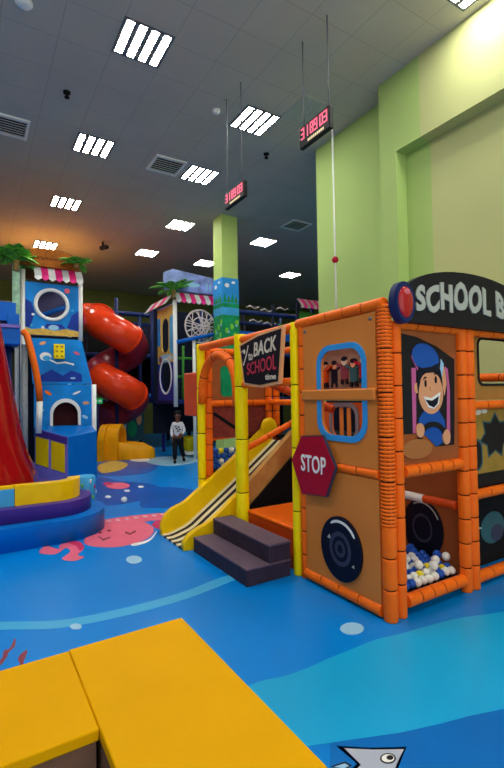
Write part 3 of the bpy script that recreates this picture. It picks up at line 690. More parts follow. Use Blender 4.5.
# slide
t = thing('slide', 'yellow slide with a black and white striped bed beside the steps', 'slide', (1.9, 4.5, 0))
def bed(x): 
    return 0.02 + max(0, x - 1.85) * 0.30 + max(0, x - 2.05) * 0.40 + max(0, x - 2.6) * .06
xs = [1.77 + k * (3.24 - 1.77) / 24 for k in range(25)]
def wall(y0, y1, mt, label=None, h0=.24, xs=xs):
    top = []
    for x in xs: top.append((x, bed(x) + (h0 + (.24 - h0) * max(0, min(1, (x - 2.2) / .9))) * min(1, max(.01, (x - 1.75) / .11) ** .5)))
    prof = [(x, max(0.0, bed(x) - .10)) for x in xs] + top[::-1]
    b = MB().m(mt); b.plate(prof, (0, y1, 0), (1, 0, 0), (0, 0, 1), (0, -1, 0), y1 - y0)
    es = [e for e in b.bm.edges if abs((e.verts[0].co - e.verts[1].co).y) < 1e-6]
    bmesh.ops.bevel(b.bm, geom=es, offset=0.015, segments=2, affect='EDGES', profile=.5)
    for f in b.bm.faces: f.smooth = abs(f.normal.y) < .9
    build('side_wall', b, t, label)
wall(4.78, 4.86, slideyellow); wall(4.18, 4.25, slideyellow, None, .15, [x for x in xs if x < 2.42]); wall(4.17, 4.25, mat('slide_tan_vinyl', (196, 150, 84), .55, .15, 8), 'tan upper part of the slide wall', .15, [x for x in xs if x > 2.36])  # upper part of the near wall is tan, the rest slide yellow
for k in range(8):
    y0 = 4.25 + k * .53 / 8; y1 = y0 + .53 / 8
    b = MB().m(black if k % 2 == 0 else cream)
    prof = [(x, bed(x)) for x in xs] + [(x, max(0.0, bed(x) - .06)) for x in xs][::-1]
    b.plate(prof, (0, y1, 0), (1, 0, 0), (0, 0, 1), (0, -1, 0), y1 - y0); build('bed_stripe', b, t)
b = MB().m(slideyellow); b.sphere((3.2, 4.80, 1.1), 0.11, 16, 10, (1.1, .4, 1.2)); build('rail_cap', b, t)

# ------------------------------------------------------------------ round tiered platform + red cone
plat = thing('tiered_platform', 'round soft platform in blue, purple and yellow tiers at left', 'soft play platform', (0.80, 5.69, 0))
def stadium(r, z0, z1, mt, c1=(0.80, 5.69), part='tier', bev=0.025):
    pts = ell(*c1, r, r, 40, 0, -PI / 2, .35) + [(1.1, 6.1), (.9, 7.05), (-1.5, 7.05)] + ell(-1.5, c1[1], r, r, 10, 0, PI, 1.5 * PI)
    b = MB().m(mt); b.plate(pts, (0, 0, z0), *FZ, z1 - z0)
    es = [e for e in b.bm.edges if abs(e.verts[0].co.z - e.verts[1].co.z) < 1e-6 and e.verts[0].co.z > z1 - 1e-4]
    bmesh.ops.bevel(b.bm, geom=es, offset=bev, segments=3, affect='EDGES', profile=.5)
    for f in b.bm.faces: f.smooth = abs(f.normal.z) < .98
    return build(part, b, plat)
stadium(.57, 0, 0.237, blue2)['label'] = 'blue lowest tier'
stadium(0.42, 0.237, 0.39, purple)['label'] = 'purple middle tier'
b = MB().m(slideyellow); seg_ = [(0.40, 5.40)] + ell(.80, 5.69, .30, .30, 26, 0, -1.75, .1) + ell(.80, 5.69, .17, .17, 26, 0, -1.75, .1)[::-1] + [(0.40, 5.53)]
b.plate(seg_, (0, 0, .39), *FZ, .205); build('tier', b, plat, 'yellow top tier section')
b = MB().m(sealight); b.plate(rect(-1.3, 5.41, .395, 5.52), (0, 0, .39), *FZ, .18); b.m(slideyellow); b.plate(rect(-1.3, 5.41, .395, 5.52), (0, 0, .57), *FZ, .025); build('tier', b, plat, 'light blue top tier section')
t = thing('climbing_cone', 'tall glossy red vinyl climbing cone at the left edge', 'climbing cone', (-0.05, 6.32, 0.39))
b = MB().m(red); prof = [(.76, 0), (.76, .1), (.75, .22), (.70, .34), (.65, .47), (.59, .7), (.52, 1.1), (.46, 1.45), (.40, 1.8), (.36, 2.05), (.33, 2.28), (.28, 2.33)]
b.lathe(prof, (-0.05, 6.32, .39), 64)
for v in b.bm.verts:
    a = math.atan2(v.co.y - 6.32, v.co.x + .05); h = (v.co.z - .39)
    k = 1 + .035 * math.sin(9 * a + 3 * h) * max(0, 1 - h) + .012 * math.sin(23 * a)
    v.co.x = -.05 + (v.co.x + .05) * k; v.co.y = 6.32 + (v.co.y - 6.32) * k
build('cover', b, t)
b = MB().m(yellow); b.lathe([(.30, 0), (.32, .04), (.30, .08), (.2, .08)], (-.05, 6.32, 2.725), 32); build('crater_rim', b, t)
t = thing('printed_drum', 'short drum with a light blue sea print behind the round platform', 'drum', (1.29, 6.3, 0))
b = MB().m(sealight); b.lathe([(.13, 0), (.13, .47), (.115, .49)], (1.29, 6.3, 0), 28); build('body', b, t)
for k in range(10):
    a = -2.6 + k * .27; b = MB().m((pink, white, green, darkpink)[k % 4]); b.sphere((1.29 + .128 * math.cos(a), 6.3 + .128 * math.sin(a), .12 + (k * .13) % .34), .03, 8, 6, (.5, .5, 1)); build('fish_print', b, t)
# blue block with yellow windows
t = thing('soft_block', 'blue soft block with two yellow windows below the sea tower', 'soft block', (1.5, 8.9, 0))
A, B_, C_, D_, E_ = (0.98, 8.88), (1.42, 8.3), (2.04, 8.94), (2.0, 9.2), (1.0, 9.2)
b = MB().m(blue2)
zt = {A: 1.0, B_: .855, C_: .88, D_: .98, E_: 1.02}
lo_ = [b.bm.verts.new((x, y, 0)) for x, y in (A, B_, C_, D_, E_)]; hi_ = [b.bm.verts.new((*p, zt[p])) for p in (A, B_, C_, D_, E_)]
b.face(lo_[::-1]); b.face(hi_)
for k in range(5): b.face([lo_[k], lo_[(k + 1) % 5], hi_[(k + 1) % 5], hi_[k]])
sb = build('body', b, t)
ud = Vector((B_[0] - A[0], B_[1] - A[1], 0)); Lw = ud.length; ud.normalize(); nd = Vector((ud.y, -ud.x, 0))
b = MB().m(lilac); b.plate([(0, 0), (Lw, 0), (Lw, .85), (0, .995)], (*A, 0), ud, (0, 0, 1), nd, .012); wf = build('window_surround', b, t, 'lilac window surround')
b = MB().m(purple); b.plate([(0, .88), (Lw, .73), (Lw, .845), (0, .99)], Vector((*A, 0)) + nd * .012, ud, (0, 0, 1), nd, .01); build('top_band', b, wf)
for x0, x1 in ((.03, .31), (.38, .67)):
    f = lambda x, z: z - .2 * x
    b = MB().m(slideyellow); b.plate([(x0, f(x0, .38)), (x1, f(x1, .38)), (x1, f(x1, .86)), (x0, f(x0, .86))], Vector((*A, 0)) + nd * .012, ud, (0, 0, 1), nd, .012); build('yellow_window', b, wf, 'yellow window inset')

# ------------------------------------------------------------------ palms
def frond(L, droop, w, m1, seed, start, az, tilt):
    r = random.Random(seed); b = MB(); pts = []
    for k in range(9):
        s = k / 8; h = L * s
        pts.append(Vector(start) + Vector((math.cos(az) * h * math.cos(tilt * (1 - s)), math.sin(az) * h * math.cos(tilt * (1 - s)), h * math.sin(tilt) - droop * s * s)))
    b.m(m1); b.tube(pts, .012, 6, [.012 * (1 - .7 * k / 8) for k in range(9)])
    for k in range(1, 24):
        s = k / 24; i = min(7, int(s * 8)); p = pts[i].lerp(pts[i + 1], s * 8 - i); d = (pts[i + 1] - pts[i]).normalized()
        side = d.cross(Vector((0, 0, 1))).normalized()
        for sg in (-1, 1):
            ll = w * math.sin(PI * (.12 + .85 * s)) * r.uniform(.8, 1.1)
            tip = p + (side * sg * .8 + d * .6 + Vector((0, 0, -.25))).normalized() * ll
            ww = d * .022
            b.m(m1 if r.random() < .6 else greendark)
            b.face([b.bm.verts.new(v) for v in (p - ww, p + ww, tip)])
    return b
def palm(loc, n, L, label, trunk=0.0, azs=None, group=None, w=.22):
    t = thing('palm', label, 'artificial palm', loc); x, y, z = loc
    b = MB().m(mat('palm_trunk', (150, 120, 70), .8, .3, 20)); b.tube([(x, y, z), (x + .02, y, z + trunk + .08)], .05, 10); build('trunk', b, t)
    for k in range(n):
        az = azs[k] if azs else 2 * PI * k / n
        build('frond', frond(L * (.85 + .3 * ((k * 37) % 10) / 10), L * (.25 + .9 * ((k * 29) % 10) / 10), w, green, k, (x, y, z + trunk + .05), az, .85 + .55 * ((k * 53) % 10) / 10), t)

# ------------------------------------------------------------------ sea tower at left
T = 9.3
tw = thing('play_tower', 'blue sea printed play tower with a round window and striped awning', 'play tower', (1.35, 9.8, 0))
def post(t, x, y, z0, z1, r, m, name='post', label=None):
    b = MB().m(m); b.tube([(x, y, z0), (x, y, z1)], r, 12); return build(name, b, t, label)
post(tw, .82, T, 0, 3.9, .045, white); post(tw, 1.83, T, 2.62, 3.75, .045, white); post(tw, 2.07, T - .03, 0, 1.78, .045, white); post(tw, .82, 10.5, 0, 3.9, .045, white); post(tw, 1.83, 10.5, 0, 3.9, .045, white)
post(tw, .80, 8.75, 0, 2.45, .05, greypost); 
c0 = ell(.45, 3.28, .28, .28, 40)
b = MB().m(seablue); b.ring(holed((0, 2.7, .93, 3.68), c0), c0, (.86, T, 0), *FY, .03); up = build('window_panel', b, tw, 'deep blue printed panel with a round window')
b = MB().m(white); b.tube([(.86 + .45 + .28 * math.cos(a), T - .035, 3.28 + .28 * math.sin(a)) for a in [k * 2 * PI / 40 for k in range(40)]], .035, 10, closed=True); build('window_frame', b, up, 'white round window ring')
rr = random.Random(11); L = [([(0, 2.7), (.93, 2.7), (.93, 2.8), (.7, 2.84), (.5, 2.79), (.3, 2.83), (.1, 2.8), (0, 2.84)], sand), ([(0, 2.84), (.08, 2.84), (.16, 3.1), (.1, 3.3), (0, 3.35)], seadeep), ([(.93, 2.8), (.72, 2.86), (.8, 3.1), (.93, 3.2)], seadeep), ([(.3, 2.84), (.7, 2.84), (.62, 2.92), (.36, 2.92)], seadeep)]
for k in range(16):
    x, y = rr.uniform(.05, .88), rr.uniform(2.84, 3.62)
    if math.hypot(x - .45, y - 3.28) < .36: continue
    L.append((ell(x, y, .028, .024, 10), rr.choice([white, sealight, pink, frameor])))
L += [(ell(.48, 2.85, .09, .05), pale), (ell(.72, 3.57, .05, .05), pink)]
art('sea_print', up, (.86, T - .03, 0), FY, L)
b = MB().m(blue); b.tube([(.86, 10.2, 3.1), (1.2, 10.2, 3.2), (1.83, 10.2, 3.5)], .05); b.m(lilac); b.tube([(1.3, 10.3, 2.7), (1.3, 10.3, 3.1)], .05); b.tube([(1.5, 10.3, 2.7), (1.5, 10.3, 3.1)], .05); build('inner_frame', b, tw)
b = MB().m(mat('dim_violet_panel', (104, 98, 140), .6)); b.box((1.32, 10.5, 3.2), (1.0, .04, 1.2)); b.m(darknavy); b.box((1.32, 10.5, 1.4), (1.0, .04, 2.4)); build('back_panel', b, tw)
b = MB().m(darknavy); b.box((1.32, 9.9, 2.66), (1.0, 1.2, .06)); build('deck', b, tw)
def quadpanel(pts, y, mt, name, parent, th=.03, label=None):
    b = MB().m(mt); b.plate(pts, (0, y, 0), *FY, th); return build(name, b, parent, label)
mp = quadpanel([(.98, 1.79), (2.04, 1.79), (1.84, 2.64), (.92, 2.64)], T, seablue, 'slope_panel', tw, label='mid blue sea printed panel')
L = [([(1.1, 1.83), (1.85, 1.83), (1.84, 1.98), (1.65, 2.05), (1.5, 1.95), (1.3, 2.06), (1.12, 1.95)], seadeep), (ell(1.20, 2.30, .10, .08), white), (ell(1.22, 2.27, .07, .05), sealight), (strip([(1.27, 2.24), (1.4, 2.18), (1.55, 2.2), (1.7, 2.16)], .03), white), (ell(1.15, 2.55, .06, .03, rot=.4), frameor), (ell(1.75, 2.38, .06, .025, rot=-.4), pink), (ell(1.68, 1.9, .05, .02), pale)]
art('sea_print', mp, (0, T - .03, 0), FY, L)
b = MB().m(yellow); b.box((1.43, T - .07, 2.40), (.19, .06, .28), bev=.01)
b.m(olivep)
for i in range(2):
    for j in range(3): b.box((1.385 + i * .09, T - .1, 2.31 + j * .09), (.045, .02, .03))
build('climbing_hold', b, mp, 'yellow block with six slots')
arch_in = [(1.32, 1.0)] + [(1.545 + .225 * math.cos(a), 1.2 + .24 * math.sin(a)) for a in [PI - k * PI / 16 for k in range(17)]] + [(1.77, 1.0)]
arch_in = arch_in[::-1]
b = MB().m(seablue); b.ring(holed((1.0, .82, 2.03, 1.78), arch_in), arch_in, (0, T, 0), *FY, .03); lo2 = build('door_panel', b, tw, 'blue printed panel with an arched opening')
outa = [(1.545 + (x - 1.545) * 1.22, 1.0 + (z - 1.0) * 1.16) for x, z in arch_in]
b = MB().m(white); b.ring(outa, arch_in, (0, T - .03, 0), *FY, .02); build('arch_trim', b, lo2)
art('fish_print', lo2, (0, T - .03, 0), FY, [(ell(1.24, 1.62, .07, .03, rot=-.6), orange), (ell(1.75, 1.62, .08, .02, rot=.4), white), (ell(1.92, 1.42, .06, .03), frameor), (ell(1.9, 1.15, .06, .03, rot=-.5), pale), (ell(1.12, 1.3, .05, .03), pale)])
b = MB().m(mat('dark_maroon', (60, 20, 24), .8)); b.box((1.55, T + .15, 1.2), (.6, .02, .7)); build('inner_curtain', b, tw)
def awning(name, t, x0, x1, y, zt, zb, out, n, label=None, m1=hotpink, m2=white):
    b = MB(); dxx = (x1 - x0) / n
    for k in range(n):
        b.m(m1 if k % 2 else m2); xa = x0 + k * dxx; xb = xa + dxx
        vs = [b.bm.verts.new(p) for p in ((xa, y, zt), (xb, y, zt), (xb, y - out, zb), (xa, y - out, zb))]; b.face(vs)
        lip = [b.bm.verts.new(p) for p in ((xa, y - out, zb), (xb, y - out, zb), (xb, y - out - .01, zb - .07), ((xa + xb) / 2, y - out - .01, zb - .11), (xa, y - out - .01, zb - .07))]; b.face(lip)
    r = bmesh.ops.solidify(b.bm, geom=b.bm.faces[:], thickness=.012)
    return build(name, b, t, label)
awning('awning', tw, 1.0, 1.85, T, 3.98, 3.80, .16, 7, 'magenta and white striped awning')
b = MB().m(thatch); pts = [(.74, 3.98), (1.80, 3.98), (1.80, 4.10)] + [(1.27 + .53 * math.cos(a), 4.12 + .20 * math.sin(a)) for a in [k * PI / 14 for k in range(15)]] + [(.74, 4.10)]
b.plate(pts, (0, T + .02, 0), *FY, .10); rf = build('roof_board', b, tw, 'brown thatched roof board')
b = MB().m(thatchdark)
for k in range(11): b.plate(strip([(1.0 + k * .05, 4.10 + .02 * (k % 3)), (1.02 + k * .05, 4.17 - .02 * (k % 2)), (1.04 + k * .05, 4.11)], .014), (0, T - .08, 0), *FY, .005)
build('lettering', b, rf)
b = MB().m(thatch); b.box((1.27, 9.9, 4.05), (1.1, 1.1, .08)); build('roof', b, tw)
# warm uplight on that roof
t = thing('flood_lamp', 'warm flood lamp hidden behind the thatched roof, lighting the ceiling', 'lamp', (1.7, 13.4, 4.08))
b = MB().m(black); b.box((1.7, 13.4, 4.125), (.24, .24, .09)); build('housing', b, t)
b = MB().m(warm_emit); b.box((1.7, 13.4, 4.174), (.18, .18, .006)); build('bulb', b, t)
t = thing('palm_post', 'pale green printed post under the left palm leaves', 'post', (.72, 9.1, 2.75))
b = MB().m(mat('pale_green_print', (150, 190, 160), .6, .3, 12)); b.box((.70, 9.15, 3.33), (.12, .08, 1.16)); build('body', b, t)
palm((.69, 9.08, 3.80), 13, .40, 'green artificial palm at the left end of the thatched roof', .12, [0.1, .6, 1.2, 2.2, 2.8, 3.1, 3.4, 4.0, 4.4, 4.8, 5.2, 5.6, 6.0], w=.2)
palm((1.72, 9.1, 4.0), 7, .34, 'low green artificial leaves at the right end of the thatched roof', 0, w=.16)
# blue castle deck left of the tower
t = thing('castle_deck', 'blue castle deck with battlements at the left edge', 'play deck', (-.2, 8.5, 2.4))
b = MB().m(blue); b.box((-.4, 8.6, 2.55), (2.2, .5, .30), bev=.02); build('deck_beam', b, t)
b = MB().m(lilac); b.box((-.4, 8.33, 2.70), (2.2, .03, .05)); build('trim_strip', b, t)
for k in range(5):
    b = MB().m(blue); b.box((.60 - k * .3, 8.42, 2.80), (.18, .1, .22), bev=.01); build('battlement', b, t)
b = MB().m(blue); b.box((-.4, 8.9, 3.02), (2.15, .1, .32)); build('back_wall', b, t)
for x in (-1.3, .55): post(t, x, 8.7, 0, 2.42, .05, navy)
t = thing('curved_pipe', 'curved orange padded pipe with a white lower end on the left tower', 'pipe', (1.0, 8.62, 0))
b = MB().m(orange); cp = [(.77, 8.72, 2.68), (.83, 8.68, 2.6), (.89, 8.65, 2.35), (.95, 8.63, 2.05), (1.0, 8.62, 1.75), (1.02, 8.62, 1.47)]
b.tube(cp, .055, 12); build('orange_pipe', b, t)
b = MB().m(white); b.tube([(1.02, 8.62, 1.47), (1.0, 8.62, .92)], .05, 12); build('white_pipe', b, t)

# ------------------------------------------------------------------ red spiral slide
t = thing('spiral_slide', 'red spiral tube slide with a yellow exit chute', 'tube slide', (3.35, 12.3, 0))
hc_ = (3.34, 12.3); R_ = .44; r_ = .405
def hp(th): return Vector((hc_[0] + R_ * math.cos(th), hc_[1] + R_ * math.sin(th), 3.16 - 1.40 * (th - 1.5 * PI) / (2 * PI)))
def section(a, b_, mt, label=None, inner=False):
    b = MB().m(mt); n = max(4, int((b_ - a) / .16)); pts = [hp(a + (b_ - a) * k / n) for k in range(n + 1)]
    b.tube(pts, r_, 24, caps=False); o = build('tube_section', b, t, label)
    for q in (0, -1):
        b = MB().m(mt); p = pts[q]; d = (pts[1] - pts[0]) if q == 0 else (pts[-1] - pts[-2]); d.normalize()
        b.tube([p - d * .02, p + d * .02], r_ + .03, 24); build('flange', b, o)
q0 = 1.5 * PI
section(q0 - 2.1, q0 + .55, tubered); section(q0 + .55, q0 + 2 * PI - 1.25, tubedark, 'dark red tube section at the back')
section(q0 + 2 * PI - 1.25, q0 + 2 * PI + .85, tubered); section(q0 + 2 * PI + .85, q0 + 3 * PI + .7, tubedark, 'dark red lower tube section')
b = MB().m(tubered); b.tube([hp(q0 - 2.1), hp(q0 - 2.1) + Vector((-.2, .5, .1))], r_, 24, caps=False); build('tube_section', b, t)
b = MB().m(chuteyellow)
hood = [(.40, .0)] + [(.40 * math.cos(PI * k / 16), .42 + .44 * math.sin(PI * k / 16)) for k in range(17)] + [(-.40, .0)]
hin = [(.30, .06)] + [(.30 * math.cos(PI * k / 16), .42 + .35 * math.sin(PI * k / 16)) for k in range(17)] + [(-.30, .06)]
hu, hn = (.53, .85, 0), (.85, -.53, 0)
b.ring(hood, hin, (2.92, 11.62, 0), hu, (0, 0, 1), hn, .36)
b.plate(hood, (2.78, 11.55, 0), hu, (0, 0, 1), hn, .15); hd_ = build('exit_hood', b, t, 'yellow exit hood')
b = MB().m(chuteyellow)
st0 = Vector((3.10, 11.52, 0)); N = 12; rows = []
for k in range(N + 1):
    s_ = k / N; c = st0 + Vector((.88 * s_, -.14 * s_, 0)); zr = .44 - .13 * s_ + (.0 if s_ < .85 else -.5 * (s_ - .85)); zb2 = max(.05, .24 - .22 * s_); w_ = .40 + .06 * s_
    if s_ > .85: w_ *= 1 - 1.2 * (s_ - .85)
    prof = [(-w_, 0), (-w_ - .03, zr * .5), (-w_, zr - .03), (-w_ + .04, zr), (-w_ + .10, zr - .03), (-w_ + .16, zb2 + .05), (0, zb2), (w_ - .16, zb2 + .05), (w_ - .10, zr - .03), (w_ - .04, zr), (w_, zr - .03), (w_ + .03, zr * .5), (w_, 0)]
    rows.append([b.bm.verts.new(c + Vector((.16 * y_, y_, z_))) for y_, z_ in prof])
for A_, B2 in zip(rows, rows[1:]):
    for q in range(len(A_) - 1): b.face([A_[q], A_[q + 1], B2[q + 1], B2[q]], True)
b.face(rows[0]); b.face(rows[-1][::-1]); build('chute', b, t, 'yellow open exit chute')
b = MB().m(navy); b.tube([(3.34, 12.3, 0), (3.34, 12.3, 4.2)], .05); build('mast', b, t)

# ------------------------------------------------------------------ second tower (behind the bus)
T2 = 10.05
t2 = thing('stall_tower', 'far play tower with a pink striped awning and a round rope net', 'play tower', (4.7, 10.8, 0))
post(t2, 4.10, T2, 1.28, 3.8, .05, white, label='white hanging post'); post(t2, 4.58, T2, 0, 2.9, .04, white); post(t2, 5.5, T2 + .3, 0, 3.8, .05, navy); post(t2, 4.12, 11.7, 1.36, 3.8, .05, navy); post(t2, 5.5, 11.7, 0, 3.8, .05, navy); post(t2, 4.6, 12.2, 0, 3.0, .05, purple, label='purple pole')
wxo = (4.12, 11.7, 0)
keyh = rrect(.78, 2.6, 1.25, 3.45, .2); lens = [(1.05 + .36 * math.cos(a), 2.02 + .40 * math.sin(a)) for a in [k * 2 * PI / 28 for k in range(28)]]
b = MB().m(sand); b.ring(holed((0.5, 2.35, 1.6, 3.72), keyh), keyh, wxo, *FX, .03); lp2 = build('side_panel', b, t2, 'cream and blue printed side panel with a tall window')
art('castle_print', lp2, (4.09, 11.7, 0), FX, [([(.5, 2.8), (.7, 2.8), (.7, 3.5), (.5, 3.5)], seablue), ([(1.32, 2.6), (1.6, 2.5), (1.6, 3.5), (1.32, 3.4)], sealight), (ell(1.02, 2.46, .5, .10), pale), (ell(1.3, 2.45, .15, .06), chalk), (ell(.7, 2.45, .1, .08), redink)])
b = MB().m(seadeep); b.ring(holed((0.5, 1.42, 1.6, 2.35), lens), lens, wxo, *FX, .03); lp3 = build('side_panel', b, t2, 'deep blue lower side panel with an oval opening')
b = MB().m(white); b.ring([(1.05 + (x - 1.05) * 1.13, 2.02 + (z - 2.02) * 1.12) for x, z in lens], lens, (4.09, 11.7, 0), *FX, .015); build('oval_trim', b, lp3)
b = MB().m(darknavy); b.box((4.8, 11.7, 2.2), (1.35, .04, 3.3)); build('back_panel', b, t2)
b = MB().m(navy); b.box((4.8, 10.9, 1.38), (1.36, 1.6, .08)); build('deck', b, t2)
b = MB().m(navy); b.box((4.82, T2 - .02, 1.40), (1.36, .06, .1)); build('deck_edge', b, t2)
b = MB().m(blue); b.tube([(4.12, T2 - .06, 2.79), (4.6, T2 - .06, 2.92), (5.3, T2 - .06, 3.08)], .045); build('rail', b, t2, 'bright blue rail')
for z in (2.0, 2.45):
    b = MB().m(greendark); b.tube([(4.12, T2 + .3, z), (5.3, T2 + .3, z)], .03); build('rail', b, t2)
b = MB().m(greendark); b.tube([(4.4, T2 + .28, 1.45), (4.42, T2 + .28, 2.75)], .03); build('rail', b, t2)
b = MB().m(netwhite); nc = Vector((4.78, T2 + .05, 3.22)); 
for rad in (.40, .22): b.tube([nc + Vector((rad * math.cos(k * PI / 12), 0, rad * math.sin(k * PI / 12))) for k in range(24)], .014 if rad < .4 else .022, 6, closed=True)
rw = random.Random(5)
for k in range(18):
    a = k * 2 * PI / 18; c_ = a + rw.uniform(1.9, 3.6)
    b.tube([nc + Vector((.4 * math.cos(a), 0, .4 * math.sin(a))), nc + Vector((.2 * (math.cos(a) + math.cos(c_)), -.03 + .02 * (k % 3), .2 * (math.sin(a) + math.sin(c_)) - .03)), nc + Vector((.4 * math.cos(c_), 0, .4 * math.sin(c_)))], .011, 6)
build('rope_net', b, t2, 'round white rope net')
awning('awning', t2, 4.08, 5.35, T2, 3.98, 3.82, .14, 10, 'pink and white striped awning')
b = MB()
for k in range(5):
    b.m(hotpink if k % 2 else white); y0 = T2 + .1 + k * .32
    b.face([b.bm.verts.new(p) for p in ((4.12, y0, 3.98), (4.12, y0 + .32, 3.98), (3.92, y0 + .32, 3.72), (3.92, y0, 3.72))])
bmesh.ops.solidify(b.bm, geom=b.bm.faces[:], thickness=.012); build('side_awning', b, t2)
b = MB().m(mat('violet_blue_print', (140, 156, 232), .5, .4, 5)); b.plate([(3.84, 4.02), (5.4, 4.02), (5.36, 4.40), (4.7, 4.46), (4.05, 4.52), (3.84, 4.42)], (0, T2 + .06, 0), *FY, .08)
rs = build('roof_sign', b, t2, 'violet blue roof sign'); b = MB().m(pale)
for k in range(4): b.plate(rect(4.9 + k * .1, 4.08, 4.95 + k * .1, 4.26), (0, T2 - .02, 0), *FY, .006)
b.plate(ell(4.5, 4.2, .25, .06), (0, T2 - .02, 0), *FY, .004); build('lettering', b, rs)
palm((4.02, T2 - .1, 3.80), 9, .5, 'green artificial palm at the corner of the far awning tower', .12, w=.2)
palm((3.3, 14.0, 3.95), 6, .45, 'thin dry artificial palm behind the red spiral slide', .1, w=.1)
t = thing('foam_stool', 'low yellow seat on a pale base behind the child', 'seat', (4.75, 10.9, 0))
b = MB().m(white); b.box((4.85, 10.75, .1), (.5, .4, .08)); build('base', b, t); b = MB().m(mat('lime_yellow_vinyl', (190, 180, 20), .5)); b.box((4.85, 10.75, .33), (.5, .4, .38), bev=.08, seg=3); build('cushion', b, t)
# ------------------------------------------------------------------ background climbing frames
def cframe(label, x0, x1, y0, y1, zs, nx, panels=True, zt=None, m=navy):
    t = thing('play_gym', label, 'climbing frame', ((x0 + x1) / 2, (y0 + y1) / 2, 0)); zt = zt or max(zs)
    for i in range(nx + 1):
        x = x0 + (x1 - x0) * i / nx
        for y in (y0, y1): post(t, x, y, 0, zt, .055, darknavy if i % 2 else m)
    for z in zs:
        for y in (y0, y1): b = MB().m(m); b.tube([(x0, y, z), (x1, y, z)], .07, 10); build('beam', b, t)
        for x in (x0, x1): b = MB().m(m); b.tube([(x, y0, z), (x, y1, z)], .07, 10); build('beam', b, t)
    if panels:
        for i in range(nx):
            xa = x0 + (x1 - x0) * i / nx; xb = x0 + (x1 - x0) * (i + 1) / nx
            for k, (za, zb_) in enumerate(zip([0] + list(zs), zs)):
                if (i + k) % 3 == 2: continue
                b = MB().m(dark if (i + k) % 2 else darknavy); b.box(((xa + xb) / 2, y1 - .1, (za + zb_) / 2), (xb - xa - .1, .03, zb_ - za - .1)); build('panel', b, t)  # dark panels added to darken the background, gloom put into their colour
        for z in zs[:-1]:
            b = MB().m(darknavy); b.box(((x0 + x1) / 2, (y0 + y1) / 2, z), (x1 - x0, y1 - y0, .06)); build('deck', b, t)
    return t
f1 = cframe('dark navy climbing frame behind the red spiral slide', 1.2, 5.9, 13.4, 15.2, [1.4, 2.75, 4.0], 3)
b = MB().m(blue); b.box((2.35, 13.3, 3.75), (1.5, .06, .55)); build('banner', b, f1, 'blue printed banner')
b = MB().m(blue); b.tube([(3.4, 13.35, 1.55), (5.0, 13.35, 1.55)], .08); build('beam', b, f1); b = MB().m(navy); b.tube([(4.6, 13.4, 4.0), (5.6, 13.4, 4.5)], .05); build('beam', b, f1)
art('sea_print', f1, (3.4, 13.28, 0), FY, [(rect(.0, .25, 1.0, 1.3), tealdark), (ell(.3, .7, .18, .3), pale), (ell(.65, .6, .14, .25), dullgreen), (ell(.5, .95, .2, .12), sealight), (ell(.85, .9, .08, .2), frameor)])
f2 = cframe('dark climbing frame between the pillar and the green wall', 6.4, 12.6, 11.6, 13.4, [1.4, 2.75, 4.0], 4, zt=4.3)
b = MB().m(blue); b.box((8.0, 11.5, 3.30), (3.0, .08, .22)); build('deck_edge', b, f2, 'bright blue deck edge')
b = MB().m(greendark); b.plate([(7.9, 3.45), (8.35, 3.45), (8.15, 3.75)], (0, 11.5, 0), *FY, .05); build('green_peak', b, f2)
for k, (x, z) in enumerate(((7.0, 4.15), (7.5, 4.1), (8.1, 4.2), (7.1, 3.75), (7.6, 3.7))):
    b = MB().m(netwhite); b.tube([(x, 11.6, z), (x + .15, 11.6, z + .06), (x + .3, 11.6, z - .02), (x + .45, 11.6, z + .05)], .018, 6); build('rope', b, f2)
f3 = cframe('dark climbing frame far behind the left sea tower', -4.5, .9, 11.8, 13.6, [1.4, 2.75, 3.7], 3)
st3 = thing('far_stall', 'far stall with a pink striped awning beside the green wall corner', 'stall', (8.9, 11.2, 0))
awning('awning', st3, 8.35, 9.45, 10.9, 4.42, 4.20, .2, 9, m1=hotpink, m2=mat('dull_pink_white', (220, 190, 190), .6))
for x in (8.45, 9.4): post(st3, x, 11.0, 0, 4.4, .05, darknavy)
b = MB().m(greendark); b.box((8.9, 11.0, 3.8), (.9, .05, .5)); build('sign_panel', b, st3)
t = thing('exit_sign', 'small green exit sign on the frame between tower and spiral slide', 'sign', (2.62, 11.4, 1.4))
b = MB().m(exitgreen); b.box((2.62, 11.35, 1.44), (.22, .05, .13)); build('box', b, t); b = MB().m(white); b.plate(rect(-.08, -.02, -.02, .03), (2.62, 11.325, 1.44), *FY, .003); b.plate([(.0, .0), (.05, .035), (.05, .012), (.09, .012), (.09, -.012), (.05, -.012), (.05, -.035)], (2.62, 11.325, 1.44), *FY, .003); build('arrow', b, t)
b = MB().m(navy); b.tube([(2.62, 11.4, 0), (2.62, 11.4, 1.5)], .04); build('post', b, t)

# ------------------------------------------------------------------ the child
def skinmesh(name, verts, edges, radii, mt, parent, label=None, root=0, lev=2):
    bm = bmesh.new(); ly = bm.verts.layers.skin.new()
    vs = []
    for k, (p, r) in enumerate(zip(verts, radii)):
        v = bm.verts.new(p); v[ly].radius = (r if isinstance(r, tuple) else (r, r)); v[ly].use_root = (k == root); vs.append(v)
    for a, c in edges: bm.edges.new((vs[a], vs[c]))
    me = bpy.data.meshes.new(name); bm.to_mesh(me); bm.free()
    o = bpy.data.objects.new(name, me); C.objects.link(o)
    sm = o.modifiers.new('s', 'SKIN'); sm.use_smooth_shade = True
    ss = o.modifiers.new('d', 'SUBSURF'); ss.levels = lev; ss.render_levels = lev
    dg = bpy.context.evaluated_depsgraph_get(); dg.update()
    m2 = bpy.data.meshes.new_from_object(o.evaluated_get(dg)); C.objects.unlink(o); bpy.data.objects.remove(o)
    m2.materials.clear(); m2.materials.append(mt)
    for p in m2.polygons: p.use_smooth = True
    return link(name, m2, parent, label)
